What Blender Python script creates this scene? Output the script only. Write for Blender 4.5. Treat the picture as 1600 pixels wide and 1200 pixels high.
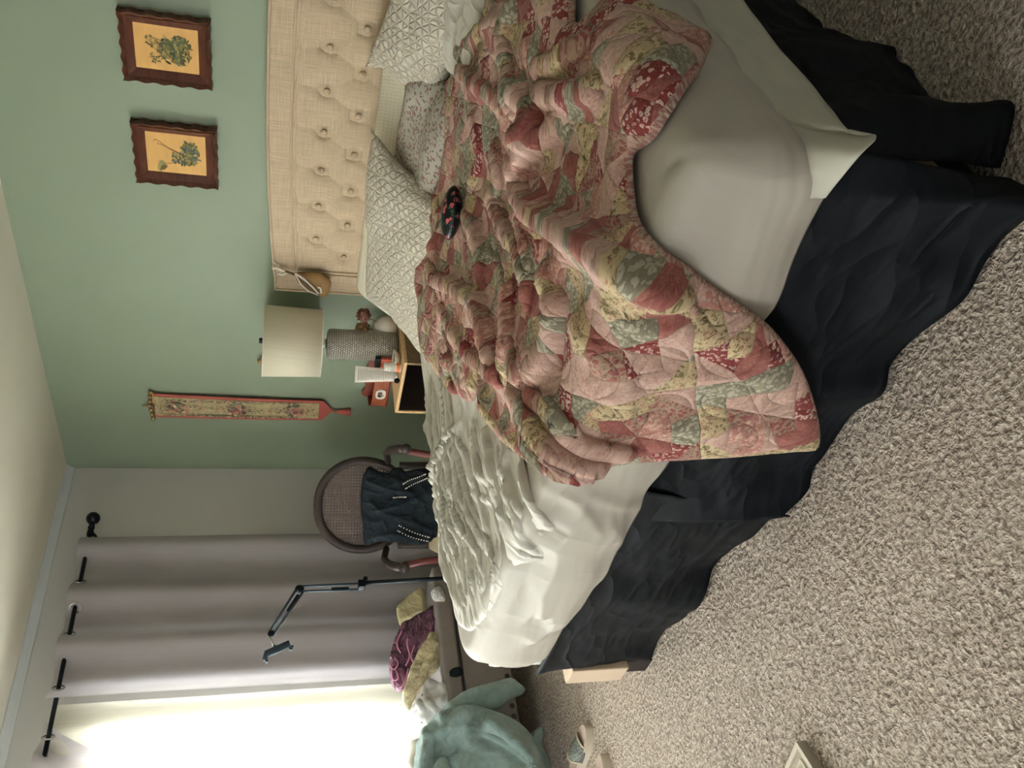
import bpy, bmesh, math, random
import numpy as np
from mathutils import Vector, Matrix, Euler
random.seed(7); RNG = np.random.RandomState(11)
scene = bpy.context.scene
for o in list(bpy.data.objects): bpy.data.objects.remove(o)
COL = scene.collection

# ------------------------------------------------------------------ camera (a phone held sideways: the room lies on its side in the frame)
W, H = 1600, 1200
F = 1309.412
RM = np.array([[0.6924999, 0.2203409, -0.6869453],      # columns: room right, room down, forward (world rows)
               [0.7206212, -0.1665344, 0.6730315],
               [0.0338963, -0.9611015, -0.2741074]])
CAM = np.array([4.297801, -3.392895, 1.295])
cd = bpy.data.cameras.new('camera'); cam = bpy.data.objects.new('camera', cd); COL.objects.link(cam)
right, down, fwd = RM[:, 0], RM[:, 1], RM[:, 2]
cam.matrix_world = Matrix(((down[0], right[0], -fwd[0], CAM[0]), (down[1], right[1], -fwd[1], CAM[1]),
                           (down[2], right[2], -fwd[2], CAM[2]), (0, 0, 0, 1)))
cd.sensor_fit = 'HORIZONTAL'; cd.sensor_width = 36; cd.lens = 36 * F / W; cd.clip_start = 0.05
scene.camera = cam

# ------------------------------------------------------------------ world, lights, exposure
vs = scene.view_settings
vs.view_transform = 'Standard'; vs.look = 'None'; vs.gamma = 1; vs.use_curve_mapping = False; vs.exposure = 0.40
wd = bpy.data.worlds.new('world'); scene.world = wd; wd.use_nodes = True
bg = wd.node_tree.nodes['Background']; bg.inputs[0].default_value = (1.0, 0.98, 0.93, 1); bg.inputs[1].default_value = 0.40

def area(name, loc, rot, sx, sy, power, col):
    l = bpy.data.lights.new(name, 'AREA'); l.shape = 'RECTANGLE'; l.size = sx; l.size_y = sy; l.energy = power; l.color = col
    o = bpy.data.objects.new(name, l); o.location = loc; o.rotation_euler = rot; COL.objects.link(o); return o
area('window_daylight', (-0.30, -2.65, 1.35), (0, math.radians(-90), 0), 1.7, 2.3, 240, (0.93, 0.97, 1.0))
area('added_fill_light', (1.3, -6.0, 1.45), (math.radians(90), 0, 0), 1.6, 1.4, 45, (0.95, 0.98, 1.0))  # added fill lamp behind the camera, lifts the dark room corner

# ------------------------------------------------------------------ projection helpers: photo pixel -> point on a plane of the room
def ray(px, py):
    return RM @ np.array([1200 - py - 600.0, px - 800.0, F])
def P(px, py, ax, val):
    r = ray(px, py); return CAM + (val - CAM[ax]) / r[ax] * r

# ------------------------------------------------------------------ node helpers
def lin(c):
    return tuple(((v / 255.0) / 12.92 if v <= 10 else (((v / 255.0) + 0.055) / 1.055) ** 2.4) for v in c[:3]) + (1,)
class S:
    """node expression"""
    def __init__(s, nt, sock): s.nt = nt; s.s = sock
    def _m(s, op, *a):
        n = s.nt.nodes.new('ShaderNodeMath'); n.operation = op
        for i, v in enumerate((s,) + a):
            if isinstance(v, S): s.nt.links.new(v.s, n.inputs[i])
            else: n.inputs[i].default_value = v
        return S(s.nt, n.outputs[0])
    def __add__(s, o): return s._m('ADD', o)
    def __sub__(s, o): return s._m('SUBTRACT', o)
    def __mul__(s, o): return s._m('MULTIPLY', o)
    def gt(s, o): return s._m('GREATER_THAN', o)
    def lt(s, o): return s._m('LESS_THAN', o)
    def m(s, op, *a): return s._m(op, *a)
def newmat(name):
    m = bpy.data.materials.new(name); m.use_nodes = True
    nt = m.node_tree; b = nt.nodes['Principled BSDF']; b.inputs['Specular IOR Level'].default_value = 0.25
    return m, nt, b
def coords(nt, kind='Object', scale=(1, 1, 1), rot=(0, 0, 0)):
    tc = nt.nodes.new('ShaderNodeTexCoord'); mp = nt.nodes.new('ShaderNodeMapping')
    nt.links.new(tc.outputs[kind], mp.inputs[0]); mp.inputs['Scale'].default_value = scale; mp.inputs['Rotation'].default_value = rot
    return mp.outputs[0]
def noise(nt, vec, scale, detail=3, rough=0.5, out=0):
    n = nt.nodes.new('ShaderNodeTexNoise'); n.inputs['Scale'].default_value = scale; n.inputs['Detail'].default_value = detail
    n.inputs['Roughness'].default_value = rough; nt.links.new(vec, n.inputs['Vector']); return n.outputs[out]
def voro(nt, vec, scale, out=0, feature='F1', rnd=1.0):
    n = nt.nodes.new('ShaderNodeTexVoronoi'); n.feature = feature; n.inputs['Scale'].default_value = scale
    n.inputs['Randomness'].default_value = rnd; nt.links.new(vec, n.inputs['Vector']); return n.outputs[out]
def ramp(nt, fac, stops, interp='LINEAR'):
    n = nt.nodes.new('ShaderNodeValToRGB'); n.color_ramp.interpolation = interp; e = n.color_ramp.elements
    while len(e) < len(stops): e.new(0.5)
    for i, (p, c) in enumerate(stops): e[i].position = p; e[i].color = c
    nt.links.new(fac.s if isinstance(fac, S) else fac, n.inputs[0]); return n.outputs[0]
def mixc(nt, fac, a, b, mode='MIX'):
    n = nt.nodes.new('ShaderNodeMix'); n.data_type = 'RGBA'; n.blend_type = mode
    for i, v in ((0, fac), (6, a), (7, b)):
        v = v.s if isinstance(v, S) else v
        if isinstance(v, (int, float, tuple)): n.inputs[i].default_value = v
        else: nt.links.new(v, n.inputs[i])
    return n.outputs[2]
def bump(nt, b, h, strength=0.5, dist=0.01, prev=None):
    n = nt.nodes.new('ShaderNodeBump'); n.inputs['Strength'].default_value = strength; n.inputs['Distance'].default_value = dist
    nt.links.new(h.s if isinstance(h, S) else h, n.inputs['Height'])
    if prev: nt.links.new(prev, n.inputs['Normal'])
    nt.links.new(n.outputs[0], b.inputs['Normal']); return n.outputs[0]
def basic(name, rgb, rough=0.6, metal=0.0, var=0.06, vscale=8, bscale=0, bstr=0.2, bdist=0.003, spec=0.3, sheen=0, stretch=(1, 1, 1), crease=None):
    m, nt, b = newmat(name)
    v = coords(nt, 'Object', stretch); c = lin(rgb)
    lo = tuple(max(0, x * (1 - var)) for x in c[:3]) + (1,); hi = tuple(min(1, x * (1 + var)) for x in c[:3]) + (1,)
    nt.links.new(ramp(nt, noise(nt, v, vscale, 4), [(0.3, lo), (0.7, hi)]), b.inputs['Base Color'])
    b.inputs['Roughness'].default_value = rough; b.inputs['Metallic'].default_value = metal; b.inputs['Specular IOR Level'].default_value = spec
    if sheen: b.inputs['Sheen Weight'].default_value = sheen
    pn = None
    if crease:
        v2 = coords(nt, 'Object', crease[0]); tot = None
        for sc_, w_ in ((1.0, 1.0), (2.3, 0.45)):
            n_ = S(nt, noise(nt, v2, crease[1] * sc_, 2, 0.4)); r_ = ((n_ - 0.5).m('ABSOLUTE') * -9.0 + 1.0).m('MAXIMUM', 0.0).m('POWER', 1.5) * w_
            tot = r_ if tot is None else tot + r_
        pn = bump(nt, b, tot, crease[2], crease[3])
    if bscale: bump(nt, b, noise(nt, v, bscale, 3), bstr, bdist, pn)
    return m
M = {}
M['green'] = basic('green wall paint', (139, 153, 130), 0.45, var=0.02, vscale=3, bscale=160, bstr=0.05, bdist=0.001)
M['white_wall'] = basic('off white wall paint', (212, 212, 210), 0.55, var=0.02, vscale=3, bscale=160, bstr=0.05, bdist=0.001)
M['ceiling'] = basic('ceiling paint', (224, 220, 203), 0.8, var=0.02, vscale=3, bscale=120, bstr=0.08, bdist=0.001)
M['trim'] = basic('gloss trim paint', (215, 220, 222), 0.25, var=0.02, vscale=3, spec=0.5)
M['navy'] = basic('navy cotton', (9, 15, 22), 0.6, var=0.18, vscale=5, bscale=60, bstr=0.15, bdist=0.003, spec=0.18, crease=((1, 1, 2.6), 1.8, 0.4, 0.02))
M['navy_knit'] = basic('dark navy knit', (26, 36, 44), 0.85, var=0.15, vscale=9, bscale=300, bstr=0.3, bdist=0.002, crease=((1, 1, 1), 5, 0.7, 0.015))
M['sheet'] = basic('cream sateen sheet', (180, 176, 164), 0.5, var=0.03, vscale=3, bscale=25, bstr=0.12, bdist=0.004, spec=0.35, crease=((2.0, 1.0, 1.0), 1.6, 0.22, 0.01))
M['white_sheet'] = basic('white flat sheet', (214, 212, 202), 0.48, var=0.02, vscale=3, bscale=40, bstr=0.12, bdist=0.004, spec=0.35, crease=((3.0, 1.0, 1.0), 2.4, 0.6, 0.012))
M['pad'] = basic('pale grey green mattress pad cloth', (188, 187, 172), 0.7, var=0.03, vscale=3, bscale=30, bstr=0.1)
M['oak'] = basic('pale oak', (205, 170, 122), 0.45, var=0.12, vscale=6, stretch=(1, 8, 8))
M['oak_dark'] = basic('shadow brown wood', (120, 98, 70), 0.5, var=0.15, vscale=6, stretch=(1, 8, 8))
M['inside'] = basic('dark cubby shade', (62, 50, 44), 0.7)  # dark colour standing in for shade inside the nightstand cubby
M['beige_board'] = basic('beige upholstered rail', (205, 185, 162), 0.7, var=0.04)
M['dark_leg'] = basic('dark brown leg', (48, 40, 40), 0.6)
M['walnut'] = basic('walnut frame', (92, 52, 36), 0.32, var=0.3, vscale=14, stretch=(1, 1, 5), spec=0.5)
M['walnut_dark'] = basic('dark walnut edge', (50, 28, 22), 0.3, var=0.3, vscale=14, spec=0.5)
M['print_paper'] = basic('golden print paper', (218, 170, 98), 0.55, var=0.08, vscale=9, stretch=(1, 1, 4))
M['black_metal'] = basic('black metal', (24, 32, 38), 0.4, metal=0.3)
M['slate'] = basic('slate blue plastic', (62, 78, 90), 0.45)
M['chrome'] = basic('silver metal', (200, 200, 198), 0.25, metal=0.9)
M['nail'] = basic('antique nailhead', (92, 84, 80), 0.35, metal=0.7)
M['brass'] = basic('brass hanger', (165, 135, 90), 0.35, metal=0.8)
M['grey_fabric'] = basic('grey bench fabric', (134, 128, 126), 0.8, var=0.05, vscale=20, bscale=400, bstr=0.2, bdist=0.001)
M['piping_dark'] = basic('dark seam', (60, 58, 62), 0.7)
M['chair_wood'] = basic('grey brown painted chair wood', (72, 62, 60), 0.45, var=0.2, vscale=20)
M['red_wood'] = basic('reddish chair arm', (110, 62, 60), 0.45, var=0.15)
M['cushion'] = basic('cream chair cushion', (200, 185, 155), 0.8, bscale=60)
M['linen_white'] = basic('white garment', (208, 208, 205), 0.6, crease=((1, 1, 2), 10, 0.8, 0.015))
M['yellow_cloth'] = basic('cream yellow cloth', (196, 187, 150), 0.7, crease=((1, 1, 1), 7, 0.5, 0.01))
M['robe'] = basic('teal terry robe', (150, 176, 174), 0.95, var=0.1, vscale=40, bscale=260, bstr=0.9, bdist=0.006, sheen=0.3, crease=((1, 1, 1), 2.6, 0.5, 0.03))
M['ceramic'] = basic('cream ceramic', (214, 206, 192), 0.25, spec=0.6)
M['dried'] = basic('dried flowers', (172, 138, 98), 0.85, var=0.5, vscale=60)
M['dried_dark'] = basic('dried plum flowers', (150, 106, 92), 0.85, var=0.4, vscale=60)
M['white_plastic'] = basic('white plastic', (232, 226, 214), 0.4)
M['orange_label'] = basic('orange label', (222, 130, 78), 0.5)
M['text_ink'] = basic('grey ink', (110, 108, 100), 0.7)
M['red_item'] = basic('coral red plastic', (190, 84, 66), 0.45)
M['black_plastic'] = basic('black plastic', (20, 20, 22), 0.4)
M['cherry'] = basic('cherry wood box', (150, 80, 50), 0.35, var=0.2, vscale=10, stretch=(1, 6, 6), spec=0.5)
M['cherry_dark'] = basic('dark cherry wood', (118, 52, 36), 0.35, var=0.2, vscale=10, spec=0.5)
M['tan'] = basic('tan suede', (148, 118, 78), 0.8, bscale=120, bstr=0.2)
M['ribbon'] = basic('white ribbon', (232, 224, 212), 0.5)
M['rose_cloth'] = basic('rose pink backing cloth', (176, 92, 82), 0.85, bscale=300, bstr=0.3, bdist=0.001)
M['sandal'] = basic('cream sandal rubber', (206, 196, 180), 0.5)
M['insole'] = basic('sandal footbed', (188, 170, 158), 0.6)
M['panel_frame'] = basic('cream moulded frame', (205, 198, 180), 0.5, var=0.05)
M['panel_mid'] = basic('grey mottled panel', (178, 170, 155), 0.6, var=0.18, vscale=60)
M['foam'] = basic('white foam', (228, 228, 222), 0.8)
M['red_thread'] = basic('red thread', (170, 90, 75), 0.8)

def vcol_mat(name, rough=0.75, bscale=0):
    m, nt, b = newmat(name); a = nt.nodes.new('ShaderNodeVertexColor'); a.layer_name = 'Col'
    v = coords(nt); f = noise(nt, v, 120, 3)
    nt.links.new(mixc(nt, 0.25, a.outputs[0], ramp(nt, f, [(0.3, (0.5, 0.5, 0.5, 1)), (0.7, (1, 1, 1, 1))]), 'MULTIPLY'), b.inputs['Base Color'])
    b.inputs['Roughness'].default_value = rough
    return m
M['ink_print'] = vcol_mat('printed colours')

def m_linen(name, rgb):
    m, nt, b = newmat(name); c = lin(rgb)
    v1 = coords(nt, 'Object', (1, 1, 1)); vx = coords(nt, 'Object', (6, 6, 260)); vz = coords(nt, 'Object', (260, 260, 6))
    a = S(nt, noise(nt, vx, 1.6, 2)); d = S(nt, noise(nt, vz, 1.6, 2)); w = (a + d) * 0.5
    lo = tuple(x * 0.78 for x in c[:3]) + (1,); hi = tuple(min(1, x * 1.2) for x in c[:3]) + (1,)
    nt.links.new(ramp(nt, w, [(0.35, lo), (0.65, hi)]), b.inputs['Base Color']); b.inputs['Roughness'].default_value = 0.85
    bump(nt, b, w, 0.35, 0.002); return m
M['linen'] = m_linen('beige linen upholstery', (194, 175, 148))
M['wedge'] = None
def m_dots():
    m, nt, b = newmat('white knitted cover with tiny dots')
    v = coords(nt, 'Object', (1, 1, 1), (0.5, 0, 0.78))
    d = S(nt, voro(nt, v, 95, rnd=0.0))
    nt.links.new(ramp(nt, d, [(0.15, lin((196, 188, 150))), (0.4, lin((222, 217, 198)))]), b.inputs['Base Color'])
    b.inputs['Roughness'].default_value = 0.85; bump(nt, b, d, 0.4, 0.003); return m
M['wedge'] = m_dots()

def m_carpet():
    m, nt, b = newmat('beige cut pile carpet')
    v = coords(nt, 'Object')
    wv = nt.nodes.new('ShaderNodeVectorMath'); wv.operation = 'ADD'
    nn = noise(nt, v, 40, 2, out=1); sc = nt.nodes.new('ShaderNodeVectorMath'); sc.operation = 'SCALE'; sc.inputs['Scale'].default_value = 0.016
    nt.links.new(nn, sc.inputs[0]); nt.links.new(v, wv.inputs[0]); nt.links.new(sc.outputs[0], wv.inputs[1])
    n1 = S(nt, noise(nt, wv.outputs[0], 88, 2, 0.5)); n2 = S(nt, noise(nt, v, 260, 2)); n3 = S(nt, noise(nt, v, 2.2, 3))
    h = n1 * 0.8 + n2 * 0.2
    base = ramp(nt, h, [(0.34, lin((158, 144, 131))), (0.5, lin((200, 187, 173))), (0.66, lin((228, 217, 204)))])
    nt.links.new(mixc(nt, 1.0, base, ramp(nt, n3, [(0.3, (0.9, 0.9, 0.9, 1)), (0.7, (1, 1, 1, 1))]), 'MULTIPLY'), b.inputs['Base Color'])
    b.inputs['Roughness'].default_value = 1.0; b.inputs['Specular IOR Level'].default_value = 0.05
    bump(nt, b, h, 1.0, 0.03); return m
M['carpet'] = m_carpet()

def m_matelasse():
    m, nt, b = newmat('ivory matelasse quilted cotton')
    v = coords(nt, 'UV', (1, 1, 1))
    n = noise(nt, v, 9, 2, out=1); sc = nt.nodes.new('ShaderNodeVectorMath'); sc.operation = 'SCALE'; sc.inputs['Scale'].default_value = 0.05
    nt.links.new(n, sc.inputs[0]); ad = nt.nodes.new('ShaderNodeVectorMath'); nt.links.new(v, ad.inputs[0]); nt.links.new(sc.outputs[0], ad.inputs[1])
    sx = nt.nodes.new('ShaderNodeSeparateXYZ'); nt.links.new(ad.outputs[0], sx.inputs[0]); u = S(nt, sx.outputs[0]); w = S(nt, sx.outputs[1])
    lines = None
    for a, per in ((0, .036), (60, .031), (-66, .031), (22, .075)):
        t = (u * (math.cos(math.radians(a)) / per) + w * (math.sin(math.radians(a)) / per)).m('FRACT')
        d = (t - 0.5).m('ABSOLUTE')          # 0.5 at the line
        d = d.m('SMOOTH_MIN', 0.5, 0.05)
        l = ((d * -1.0) + 0.5)                # 0 at line
        l = (l * 7.0).m('MINIMUM', 1.0)
        lines = l if lines is None else lines.m('MULTIPLY', l)
    fine = S(nt, noise(nt, v, 260, 2))
    h = lines * 1.0 + fine * 0.15
    nt.links.new(ramp(nt, lines, [(0.0, lin((192, 185, 165))), (0.5, lin((206, 200, 184)))]), b.inputs['Base Color'])
    b.inputs['Roughness'].default_value = 0.85; bump(nt, b, h, 0.8, 0.007); return m
M['matelasse'] = m_matelasse()

def m_quilt():
    m, nt, b = newmat('patchwork quilt of pink red sage and cream prints')
    v = coords(nt, 'UV', (1, 1, 1), (0, 0, 0.45))
    nz = noise(nt, v, 5, 1, out=1); sc = nt.nodes.new('ShaderNodeVectorMath'); sc.operation = 'SCALE'; sc.inputs['Scale'].default_value = 0.022
    nt.links.new(nz, sc.inputs[0]); ad = nt.nodes.new('ShaderNodeVectorMath'); nt.links.new(v, ad.inputs[0]); nt.links.new(sc.outputs[0], ad.inputs[1])
    sx = nt.nodes.new('ShaderNodeSeparateXYZ'); nt.links.new(ad.outputs[0], sx.inputs[0])
    B = 0.27
    u = S(nt, sx.outputs[0]) * (1 / B); w = S(nt, sx.outputs[1]) * (1 / B)
    cx = u.m('FLOOR'); cy = w.m('FLOOR'); fx = u - cx - 0.5; fy = w - cy - 0.5
    r = (fx * fx + fy * fy).m('SQRT')
    ang = fy.m('ARCTAN2', fx) * (8 / (2 * math.pi)) + 4.37
    sec = ang.m('FLOOR')
    mxn = fx.m('ABSOLUTE').m('MAXIMUM', fy.m('ABSOLUTE')); dia = fx.m('ABSOLUTE') + fy.m('ABSOLUTE')
    ring = mxn.gt(0.27) + dia.gt(0.68)
    cmb = nt.nodes.new('ShaderNodeCombineXYZ')
    for i, e in enumerate((cx * 9.7 + sec, cy * 5.3 + ring * 2.1, ring + sec * 3.3)): nt.links.new(e.s, cmb.inputs[i])
    wn = nt.nodes.new('ShaderNodeTexWhiteNoise'); nt.links.new(cmb.outputs[0], wn.inputs['Vector']); k = S(nt, wn.outputs['Value'])
    st = [0.0, 0.22, 0.34, 0.47, 0.58, 0.75, 0.91]
    base = [(196, 162, 148), (158, 98, 90), (136, 60, 60), (170, 140, 122), (138, 134, 114), (198, 180, 142), (186, 134, 122)]
    prnt = [(206, 176, 162), (150, 84, 80), (218, 192, 176), (150, 76, 74), (190, 184, 162), (120, 108, 74), (208, 176, 158)]
    prn2 = [(176, 132, 122), (180, 122, 108), (170, 90, 84), (120, 116, 88), (160, 150, 128), (176, 110, 94), (130, 100, 82)]
    cov = [0.50, 0.30, 0.42, 0.50, 0.52, 0.34, 0.46]
    cb = ramp(nt, k, [(p, lin(c)) for p, c in zip(st, base)], 'CONSTANT')
    cp = ramp(nt, k, [(p, lin(c)) for p, c in zip(st, prnt)], 'CONSTANT')
    cp2 = ramp(nt, k, [(p, lin(c)) for p, c in zip(st, prn2)], 'CONSTANT')
    cc = ramp(nt, k, [(p, (c, c, c, 1)) for p, c in zip(st, cov)], 'CONSTANT')
    wv = nt.nodes.new('ShaderNodeVectorMath'); wv.operation = 'SCALE'; wv.inputs['Scale'].default_value = 0.014
    nt.links.new(noise(nt, v, 80, 2, out=1), wv.inputs[0]); a2 = nt.nodes.new('ShaderNodeVectorMath'); nt.links.new(v, a2.inputs[0]); nt.links.new(wv.outputs[0], a2.inputs[1])
    vA = S(nt, voro(nt, a2.outputs[0], 92)); vB = S(nt, voro(nt, a2.outputs[0], 175)); n3 = S(nt, noise(nt, v, 16, 2))
    col = mixc(nt, ((vB - 0.30) + (n3 - 0.5) * -0.8).lt(0.0) * 0.8, cb, cp2)
    petal = ((vA - 0.27).m('ABSOLUTE') + (n3 - 0.5) * 0.4).lt(S(nt, cc) * 0.32)
    col = mixc(nt, petal * 0.85, col, cp)
    col = mixc(nt, 0.35, col, ramp(nt, noise(nt, v, 210, 2), [(0.35, (.55, .55, .55, 1)), (0.65, (1, 1, 1, 1))]), 'MULTIPLY')
    edge = nt.nodes.new('ShaderNodeAttribute'); edge.attribute_name = 'rim'; e = S(nt, edge.outputs['Fac'])
    rimc = ramp(nt, noise(nt, v, 150, 1), [(0.45, lin((158, 112, 104))), (0.55, lin((180, 160, 142)))])
    col = mixc(nt, e.gt(0.5), col, rimc)
    nt.links.new(col, b.inputs['Base Color']); b.inputs['Roughness'].default_value = 0.8; b.inputs['Sheen Weight'].default_value = 0.08
    # stitched arcs and seams
    seam = ((ang.m('FRACT') - 0.5).m('ABSOLUTE') * -1.0 + 0.5) * r * 14.0
    arc = lambda rr: ((r - rr).m('ABSOLUTE') * 12.0)
    c2 = (((u * 2.0).m('FRACT') - 0.5).m('POWER', 2.0) + ((w * 2.0).m('FRACT') - 0.5).m('POWER', 2.0)).m('SQRT')
    h = seam.m('MINIMUM', ((mxn - 0.27).m('ABSOLUTE') * 12.0)).m('MINIMUM', ((mxn - 0.5).m('ABSOLUTE') * 12.0)).m('MINIMUM', ((c2 - 0.42).m('ABSOLUTE') * 7.0)).m('MINIMUM', 1.0)
    h = h.m('SQRT') + S(nt, noise(nt, v, 22, 2)) * 0.5
    bump(nt, b, h, 0.6, 0.010); return m
M['quilt'] = m_quilt()

def m_print(name, base, spots, scale=40, thr=0.3, rough=0.7, second=None):
    m, nt, b = newmat(name); v = coords(nt, 'Object')
    wv = nt.nodes.new('ShaderNodeVectorMath'); wv.operation = 'SCALE'; wv.inputs['Scale'].default_value = 0.02
    nt.links.new(noise(nt, v, 50, 2, out=1), wv.inputs[0]); a2 = nt.nodes.new('ShaderNodeVectorMath'); nt.links.new(v, a2.inputs[0]); nt.links.new(wv.outputs[0], a2.inputs[1])
    d = S(nt, voro(nt, a2.outputs[0], scale))
    c = mixc(nt, d.lt(thr), lin(base), lin(spots))
    if second: c = mixc(nt, S(nt, noise(nt, v, scale * 1.1, 3)).gt(0.6), c, lin(second))
    nt.links.new(c, b.inputs['Base Color']); b.inputs['Roughness'].default_value = rough
    bump(nt, b, noise(nt, v, 80, 2), 0.2, 0.003); return m
M['case'] = m_print('black fabric with pink and green flowers', (14, 22, 22), (196, 92, 98), 46, 0.33, 0.35, (46, 84, 66))
M['grey_floral'] = m_print('grey pillowcase with scribbled flowers', (176, 172, 160), (120, 112, 100), 60, 0.36, 0.75, (150, 110, 104))
M['purple'] = basic('plum satin', (128, 88, 110), 0.38, var=0.3, vscale=14, crease=((1, 1, 2), 9, 0.9, 0.02))
M['lace'] = basic('cream lace', (202, 192, 158), 0.75, var=0.25, vscale=70, bscale=90, bstr=0.7, bdist=0.006)
M['glitter'] = m_print('silver sequinned strap', (70, 78, 74), (198, 206, 196), 260, 0.30, 0.3, (150, 158, 150))
M['bw_print'] = m_print('white cloth with black print', (214, 214, 214), (80, 84, 92), 16, 0.13, 0.6)

def m_curtain(name, rgb, tr, alpha=1.0, weave=0.0):
    m = bpy.data.materials.new(name); m.use_nodes = True; nt = m.node_tree; nt.nodes.clear()
    out = nt.nodes.new('ShaderNodeOutputMaterial'); v = coords(nt)
    vx = coords(nt, 'Object', (4, 300, 3)); n1 = noise(nt, vx, 1.5, 2)
    c = lin(rgb); col = ramp(nt, n1, [(0.3, tuple(x * .92 for x in c[:3]) + (1,)), (0.7, c)])
    d = nt.nodes.new('ShaderNodeBsdfDiffuse'); t = nt.nodes.new('ShaderNodeBsdfTranslucent'); mx = nt.nodes.new('ShaderNodeMixShader')
    nt.links.new(col, d.inputs[0]); nt.links.new(col, t.inputs[0]); mx.inputs[0].default_value = tr
    nt.links.new(d.outputs[0], mx.inputs[1]); nt.links.new(t.outputs[0], mx.inputs[2]); fin = mx.outputs[0]
    if alpha < 1:
        tp = nt.nodes.new('ShaderNodeBsdfTransparent'); m2 = nt.nodes.new('ShaderNodeMixShader'); m2.inputs[0].default_value = alpha
        nt.links.new(tp.outputs[0], m2.inputs[1]); nt.links.new(fin, m2.inputs[2]); fin = m2.outputs[0]
    nt.links.new(fin, out.inputs[0]); return m
M['taupe'] = m_curtain('taupe woven curtain', (202, 197, 199), 0.5)
M['sheer'] = m_curtain('cream sheer curtain', (240, 236, 214), 0.55, 0.62)
M['shade'] = m_curtain('cream lamp shade fabric', (236, 230, 208), 0.3)
def m_glass():
    m, nt, b = newmat('window glass'); b.inputs['Base Color'].default_value = (1, 1, 1, 1); b.inputs['Transmission Weight'].default_value = 1
    b.inputs['Roughness'].default_value = 0.0; b.inputs['IOR'].default_value = 1.02; return m
M['glass'] = m_glass()
def m_base():
    m, nt, b = newmat('grey basketweave ceramic'); v = coords(nt, 'UV', (1, 1, 1))
    br = nt.nodes.new('ShaderNodeTexBrick'); nt.links.new(v, br.inputs['Vector']); br.inputs['Scale'].default_value = 1
    br.inputs['Brick Width'].default_value = 0.012; br.inputs['Row Height'].default_value = 0.011; br.inputs['Mortar Size'].default_value = 0.0035; br.inputs['Mortar Smooth'].default_value = 1.0
    f = S(nt, br.outputs['Fac'])
    nt.links.new(ramp(nt, f, [(0.0, lin((196, 190, 176))), (1.0, lin((128, 122, 112)))]), b.inputs['Base Color'])
    b.inputs['Roughness'].default_value = 0.35; b.inputs['Specular IOR Level'].default_value = 0.5; bump(nt, b, f * -1.0, 0.9, 0.006); return m
M['basket'] = m_base()
def m_cane():
    m = bpy.data.materials.new('woven cane'); m.use_nodes = True; nt = m.node_tree; b = nt.nodes['Principled BSDF']
    v = coords(nt, 'Object'); sx = nt.nodes.new('ShaderNodeSeparateXYZ'); nt.links.new(v, sx.inputs[0])
    a = ((S(nt, sx.outputs[1]) * 62.0).m('FRACT')).gt(0.5); c = ((S(nt, sx.outputs[2]) * 62.0).m('FRACT')).gt(0.5)
    hole = a * c
    b.inputs['Base Color'].default_value = lin((104, 88, 84)); b.inputs['Roughness'].default_value = 0.6
    nt.links.new((hole * -1.0 + 1.0).s, b.inputs['Alpha']); return m
M['cane'] = m_cane()

# ------------------------------------------------------------------ object helpers
def tag(o, label=None, cat=None, group=None, kind=None):
    if label: o['label'] = label
    if cat: o['category'] = cat
    if group: o['group'] = group
    if kind: o['kind'] = kind
    return o
def thing(name, label, cat, loc=(0, 0, 0), rotz=0, group=None):
    o = bpy.data.objects.new(name, None); COL.objects.link(o); o.location = loc; o.rotation_euler = (0, 0, rotz); o.empty_display_size = 0.05
    return tag(o, label, cat, group)
def link(name, me, mat, parent=None, smooth=True):
    o = bpy.data.objects.new(name, me); COL.objects.link(o)
    for mm in (mat if isinstance(mat, (list, tuple)) else [mat]): me.materials.append(mm)
    if smooth: me.polygons.foreach_set('use_smooth', [True] * len(me.polygons))
    if parent: o.parent = parent
    return o
def obj(name, bm, mat, parent=None, smooth=False, auto=None):
    me = bpy.data.meshes.new(name); bmesh.ops.recalc_face_normals(bm, faces=bm.faces); bm.to_mesh(me); bm.free()
    o = link(name, me, mat, parent, smooth or auto is not None)
    if auto is not None: me.set_sharp_from_angle(angle=math.radians(auto))
    return o
def struct(name, bm, mat, smooth=False):
    o = obj(name, bm, mat, None, smooth); o['kind'] = 'structure'; return o
def box(bm, x0, x1, y0, y1, z0, z1, bev=0.0, seg=2):
    r = bmesh.ops.create_cube(bm, size=1); vs_ = r['verts']
    for v in vs_: v.co = Vector(((x0 + x1) / 2 + v.co.x * (x1 - x0), (y0 + y1) / 2 + v.co.y * (y1 - y0), (z0 + z1) / 2 + v.co.z * (z1 - z0)))
    if bev:
        ed = list({e for v in vs_ for e in v.link_edges}); bmesh.ops.bevel(bm, geom=ed, offset=bev, segments=seg, profile=0.6, affect='EDGES')
    return vs_
def BM(): return bmesh.new()
def boxm(*a, **k):
    bm = BM(); box(bm, *a, **k); return bm
def tube(bm, pts, rad, n=10, closed=False):
    pts = [Vector(p) for p in pts]; rings = []
    N = len(pts); rads = rad if isinstance(rad, (list, tuple)) else [rad] * N
    up = None
    for i, p in enumerate(pts):
        if closed: t = pts[(i + 1) % N] - pts[i - 1]
        else: t = pts[min(i + 1, N - 1)] - pts[max(i - 1, 0)]
        t.normalize()
        if up is None:
            up = Vector((0, 0, 1)) if abs(t.z) < 0.9 else Vector((1, 0, 0))
        a = t.cross(up); 
        if a.length < 1e-5: a = t.cross(Vector((1, 0.3, 0)))
        a.normalize(); bb = a.cross(t).normalized(); up = bb
        rings.append([bm.verts.new(p + (a * math.cos(2 * math.pi * k / n) + bb * math.sin(2 * math.pi * k / n)) * rads[i]) for k in range(n)])
    for i in range(N if closed else N - 1):
        r0, r1 = rings[i], rings[(i + 1) % N]
        for k in range(n): bm.faces.new((r0[k], r0[(k + 1) % n], r1[(k + 1) % n], r1[k]))
    if not closed: bm.faces.new(rings[0][::-1]); bm.faces.new(rings[-1])
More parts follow.
